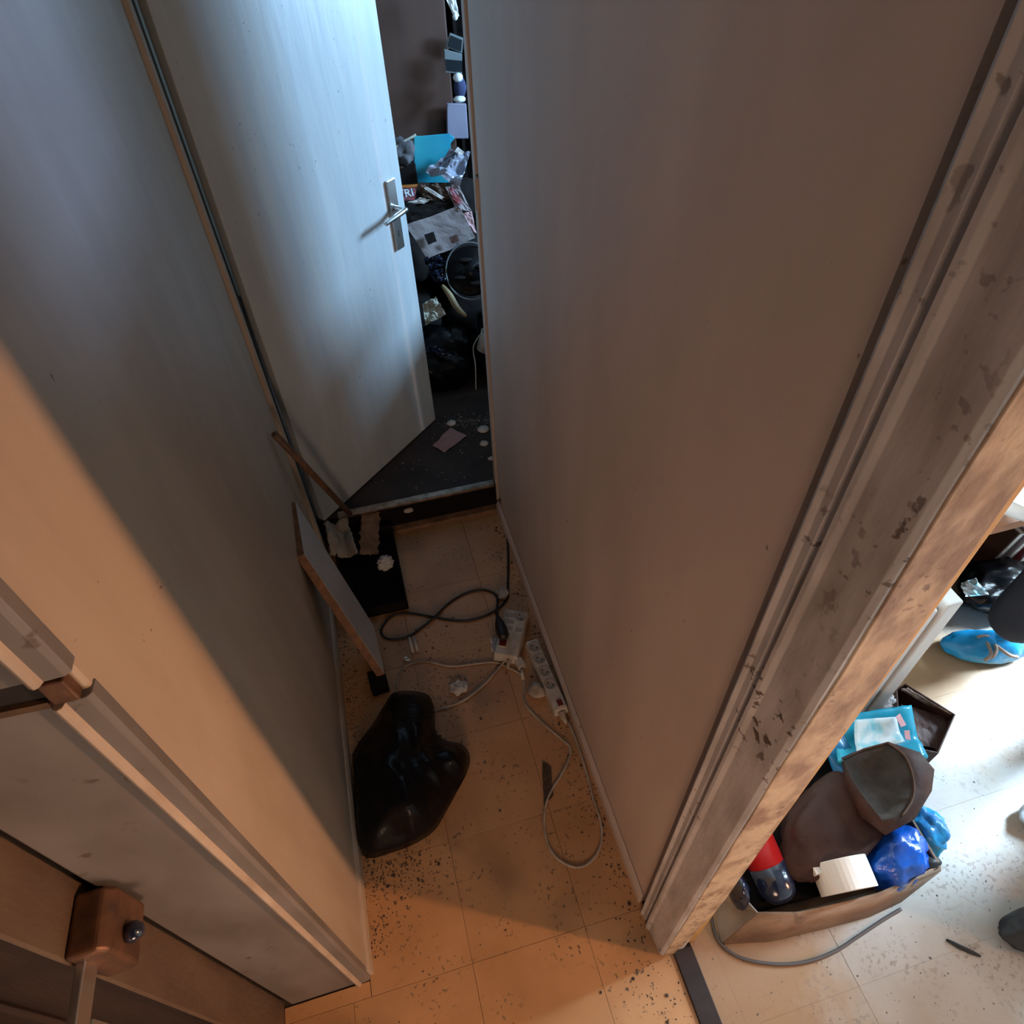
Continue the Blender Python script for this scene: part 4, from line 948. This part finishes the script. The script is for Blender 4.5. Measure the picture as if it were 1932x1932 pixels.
# shelf with papers and bowl, books below
ST = .62
sf = thing('low_shelf', 'orange brown wooden shelf at the far side of the kitchen', 'shelf', PZ(1900, 1120, 0))
s0 = PZ(1845, 972, ST); s1 = PZ(1875, 995, ST)
MB().box((s0.x, s1.y, ST - .035), (s0.x + .9, s0.y + .35, ST)).build('top', M['shelf_wood'], sf, bevel=.004)
MB().box((s0.x + .02, s1.y + .02, 0), (s0.x + .04, s0.y + .33, ST - .035)).build('side_panel', M['dull_black'], sf)  # panel coloured black to stand in for shade beneath the shelf top
MB().box((s0.x + .85, s1.y + .02, 0), (s0.x + .88, s0.y + .33, ST - .035)).build('side_panel', M['shelf_wood'], sf)
MB().box((s0.x + .05, s0.y + .30, 0), (s0.x + .85, s0.y + .33, ST - .035)).build('back_panel', M['dull_black'], sf)
adopt(sf)
for k in range(3):
    p = V((s0.x + .03 + .02 * k, s1.y + .05 + .015 * k, ST + .0008 + .008 * k))
    tag(MB().box(p, p + V((.21, .29, .006)), rot=(0, 0, .1 * k)).build('paper_stack', M['paper'], bevel=.001), ['lowest', 'middle', 'topmost'][k] + ' white paper pile on the orange shelf', 'paper')
bw = MB().lathe([(0, 0), (.07, 0), (.14, .06), (.17, .12), (.165, .12), (.135, .062), (.06, .012), (0, .01)], Matrix.Translation(PZ(1920, 950, ST + .03)), 32).build('white_bowl', M['lamp_white'], smooth=True)
tag(bw, 'large bright white bowl on the orange shelf', 'bowl')
for k, (u, v, m_, lb) in enumerate(((1835, 1060, 'tan_leather', 'tan spined book leaning leftmost under the orange shelf'), (1855, 1062, 'bookpage', 'pale book with dark cover second under the orange shelf'),
                                    (1878, 1066, 'red_print', 'red edged book third under the orange shelf'), (1902, 1060, 'lilac', 'lilac grey magazine fourth under the orange shelf'), (1926, 1062, 'bookpage', 'rightmost printed magazine under the orange shelf'))):
    p = PZ(u, v + 34, .02); 
    bk = thing('book', lb, 'book', p, 'books under the shelf')
    MB().box(p + V((0, 0, -.015)), p + V((.030, .16, .24)), rot=(0, .25, 0), piv=p).build('cover', M[m_], bk, bevel=.002)
    MB().box(p + V((.004, -.002, -.01)), p + V((.026, .155, .2415)), rot=(0, .25, 0), piv=p).build('pages', M['paper'], bk)
    adopt(bk)
o = MB().box(PZ(1800, 1075, .0) + V((0, 0, 0)), PZ(1800, 1075, 0) + V((.13, .16, .40))).build('black_bin', M['dull_black'], bevel=.01)
tag(o, 'black bin standing left of the books in the kitchen', 'bin')
o = MB().box(PZ(1800, 1048, .405) + V((0, 0, -.0)), PZ(1830, 1036, .405) + V((.02, .12, .018)), rot=(0, 0, .3)).build('wood_slat', M['yellow_wood'], bevel=.002)
tag(o, 'short light wood slat sticking out beside the books', 'slat')
bag('rubbish_bag', PZ(1880, 1108, .09), (.13, .09, .09), 13, 'shiny black bag with blue and pale wrappers in front of the books', 'black_plastic', 0.0)
o = MB().sheet([PZ(1812, 1100, .16), PZ(1840, 1090, .20), PZ(1866, 1122, .16), PZ(1822, 1126, .14)], 8, 8, .02, 8).build('pale_wrapper', M['label_white'], solid=.001)
tag(o, 'pale blue and cream wrapper in front of the shiny black bag', 'wrapper')

# ---------------------------------------------------------------- people in the kitchen
def skin_mesh(name, m_, parent, verts, edges, radii, sub=2):
    me = bpy.data.meshes.new(name); me.from_pydata([tuple(v) for v in verts], edges, [])
    o = bpy.data.objects.new(name, me); COL.objects.link(o); o.parent = parent
    me.materials.append(m_)
    sk = o.modifiers.new('skin', 'SKIN'); sk.use_smooth_shade = True
    me.skin_vertices[0].data[0].use_root = True
    for i, r in enumerate(radii):
        rr = r if isinstance(r, tuple) else (r, r)
        me.skin_vertices[0].data[i].radius = rr
    s_ = o.modifiers.new('sub', 'SUBSURF'); s_.levels = sub; s_.render_levels = sub
    return o
def overshoe(nm, ank, toe, m_, parent, lace):
    d = (toe - ank); d.z = 0; L_ = d.length; d.normalize(); n_ = V((-d.y, d.x, 0))
    b = MB(); q = bmesh.ops.create_icosphere(b.b, subdivisions=4, radius=1)
    heel = ank - d * .11; mid = heel.lerp(toe, .5); half = (toe - heel).length / 2
    for v in q['verts']:
        n = v.co.copy(); s = n.x
        w_ = (.056 + .010 * s - .006 * s * s); h = .085 if s < -.2 else .075 - .04 * (s + .2) / 1.2
        f_ = 1 + .10 * noise.noise(n * 3 + V((toe.x, toe.y, 1))) + .05 * (0.5 - abs(noise.noise(n * 8)))
        p = mid + d * (n.x * half * f_) + n_ * (n.y * w_ * f_)
        z = .032 + (n.z * h * f_ if n.z > 0 else n.z * .032)
        v.co = V((p.x, p.y, max(.002, z)))
    o = b.build(nm, m_, parent, smooth=True)
    return o
def person(label, hip, ankL, toeL, ankR, toeR, face, shoeL, shoeR, hipz=.92, lace=True):
    pr_ = thing('person', label, 'person', (hip[0], hip[1], 0))
    fz = V(face).normalized(); lf = V((-fz.y, fz.x, 0))
    Hp = V((hip[0], hip[1], hipz))
    kn = lambda a, sd: (Hp + lf * sd * .09).lerp(a, .52) + fz * .09
    A_l = V((*ankL, .13)); A_r = V((*ankR, .13))
    hl = Hp + lf * .09; hr = Hp - lf * .09
    vs = [Hp + V((0, 0, .02)), hl + V((0, 0, -.03)), kn(A_l, 1), A_l, hr + V((0, 0, -.03)), kn(A_r, -1), A_r]
    skin_mesh('trousers', M['trouser'], pr_, vs, [(0, 1), (1, 2), (2, 3), (0, 4), (4, 5), (5, 6)], [.13, .10, .085, .085, .10, .085, .085])
    ch = Hp + V((0, 0, .36)); nk = Hp + V((0, 0, .55)); 
    sl = nk + lf * .17 - V((0, 0, .04)); sr = nk - lf * .17 - V((0, 0, .04))
    el = sl + lf * .06 - V((0, 0, .28)); er = sr - lf * .06 - V((0, 0, .28)); wl = el + fz * .16 - V((0, 0, .18)); wr = er + fz * .16 - V((0, 0, .18))
    vs = [Hp + V((0, 0, -.02)), Hp + V((0, 0, .18)), ch, nk - V((0, 0, .03)), sl, el, wl, sr, er, wr]
    skin_mesh('jacket', M['jacket'], pr_, vs, [(0, 1), (1, 2), (2, 3), (3, 4), (4, 5), (5, 6), (3, 7), (7, 8), (8, 9)], [.135, .13, .14, .085, .062, .05, .038, .062, .05, .038])
    hd = nk + V((0, 0, .20)) + fz * .02
    vs = [nk - V((0, 0, .02)), nk + V((0, 0, .07)), hd - V((0, 0, .04)) + fz * .01, hd + V((0, 0, .05))]
    bd_ = skin_mesh('head', M['skin'], pr_, vs, [(0, 1), (1, 2), (2, 3)], [.055, .052, .078, .085])
    MB().blob(hd + fz * .095 - V((0, 0, .01)), (.014, .014, .022), 1, .05, sub=2).build('nose', M['skin'], pr_, smooth=True)
    for sd in (-1, 1):
        MB().blob(hd + lf * sd * .083, (.016, .016, .030), 1, .05, sub=2).build('ear', M['skin'], pr_, smooth=True)
        MB().blob(hd + fz * .082 + lf * sd * .032 + V((0, 0, .018)), (.010, .010, .007), 1, .0, sub=2).build('eye', M['hole'], pr_, smooth=True)
    MB().blob(hd + fz * .086 - V((0, 0, .048)), (.008, .022, .006), 1, 0, sub=2).build('mouth', M['pink_paper'], pr_, smooth=True)
    MB().blob(hd + V((0, 0, .055)) - fz * .022, (.098, .094, .085), 2, .08, 2, 3, .03).build('hair', M['hair'], pr_, smooth=True)
    for wv, e_, sd in ((wl, el, 1), (wr, er, -1)):
        dd_ = (wv - e_).normalized(); sdv = lf
        vv = [wv, wv + dd_ * .05]; ee = [(0, 1)]; rr = [.026, (.036, .018)]
        for k, (o_, ln) in enumerate(((-.027, .065), (-.009, .078), (.009, .073), (.026, .058))):
            i0 = len(vv); vv += [wv + dd_ * .085 + sdv * o_, wv + dd_ * (.085 + ln * .5) + sdv * o_ * 1.1 - V((0, 0, .006)), wv + dd_ * (.085 + ln) + sdv * o_ * 1.15 - V((0, 0, .022))]
            ee += [(1, i0), (i0, i0 + 1), (i0 + 1, i0 + 2)]; rr += [.0095, .0085, .007]
        i0 = len(vv); vv += [wv + dd_ * .04 - sdv * sd * .035, wv + dd_ * .085 - sdv * sd * .05]; ee += [(1, i0), (i0, i0 + 1)]; rr += [.011, .008]
        skin_mesh('hand', M['skin'], pr_, vv, ee, rr, 1)
    overshoe('overshoe' if shoeL != 'boot' else 'boot', V((*ankL, 0)), V((*toeL, 0)), M[shoeL], pr_, True)
    overshoe('overshoe' if shoeR != 'boot' else 'boot', V((*ankR, 0)), V((*toeR, 0)), M[shoeR], pr_, True)
    if lace:
        a = PZ(1846, 1208, .07)
        b = MB()
        for pts in (((1843, 1203), (1856, 1200), (1870, 1203), (1882, 1215)), ((1858, 1206), (1866, 1220), (1870, 1235), (1858, 1246)), ((1868, 1205), (1880, 1222), (1876, 1236), (1868, 1242)), ((1872, 1212), (1890, 1226), (1905, 1236), (1920, 1240))):
            b.tube([PZ(u, v, .085 + .01 * math.sin(i)) for i, (u, v) in enumerate(pts)], .0055, 6, 5)
        b.build('shoe_laces', M['lace'], pr_, smooth=True)
    adopt(pr_); return pr_
person('person in black trousers with a bright blue overshoe by the white cabinet', (1.98, .62), (2.02, .50), (1.78, .45), (1.80, .765), (1.662, .825), (-1, .15, 0), 'boot', 'overshoe', lace=True)
person('person in black trousers with one pale overshoe at the lower right edge', (1.70, .10), (1.41, .03), (1.225, .075), (1.74, .24), (1.485, .288), (-1, .1, 0), 'boot', 'pale_overshoe', lace=False)
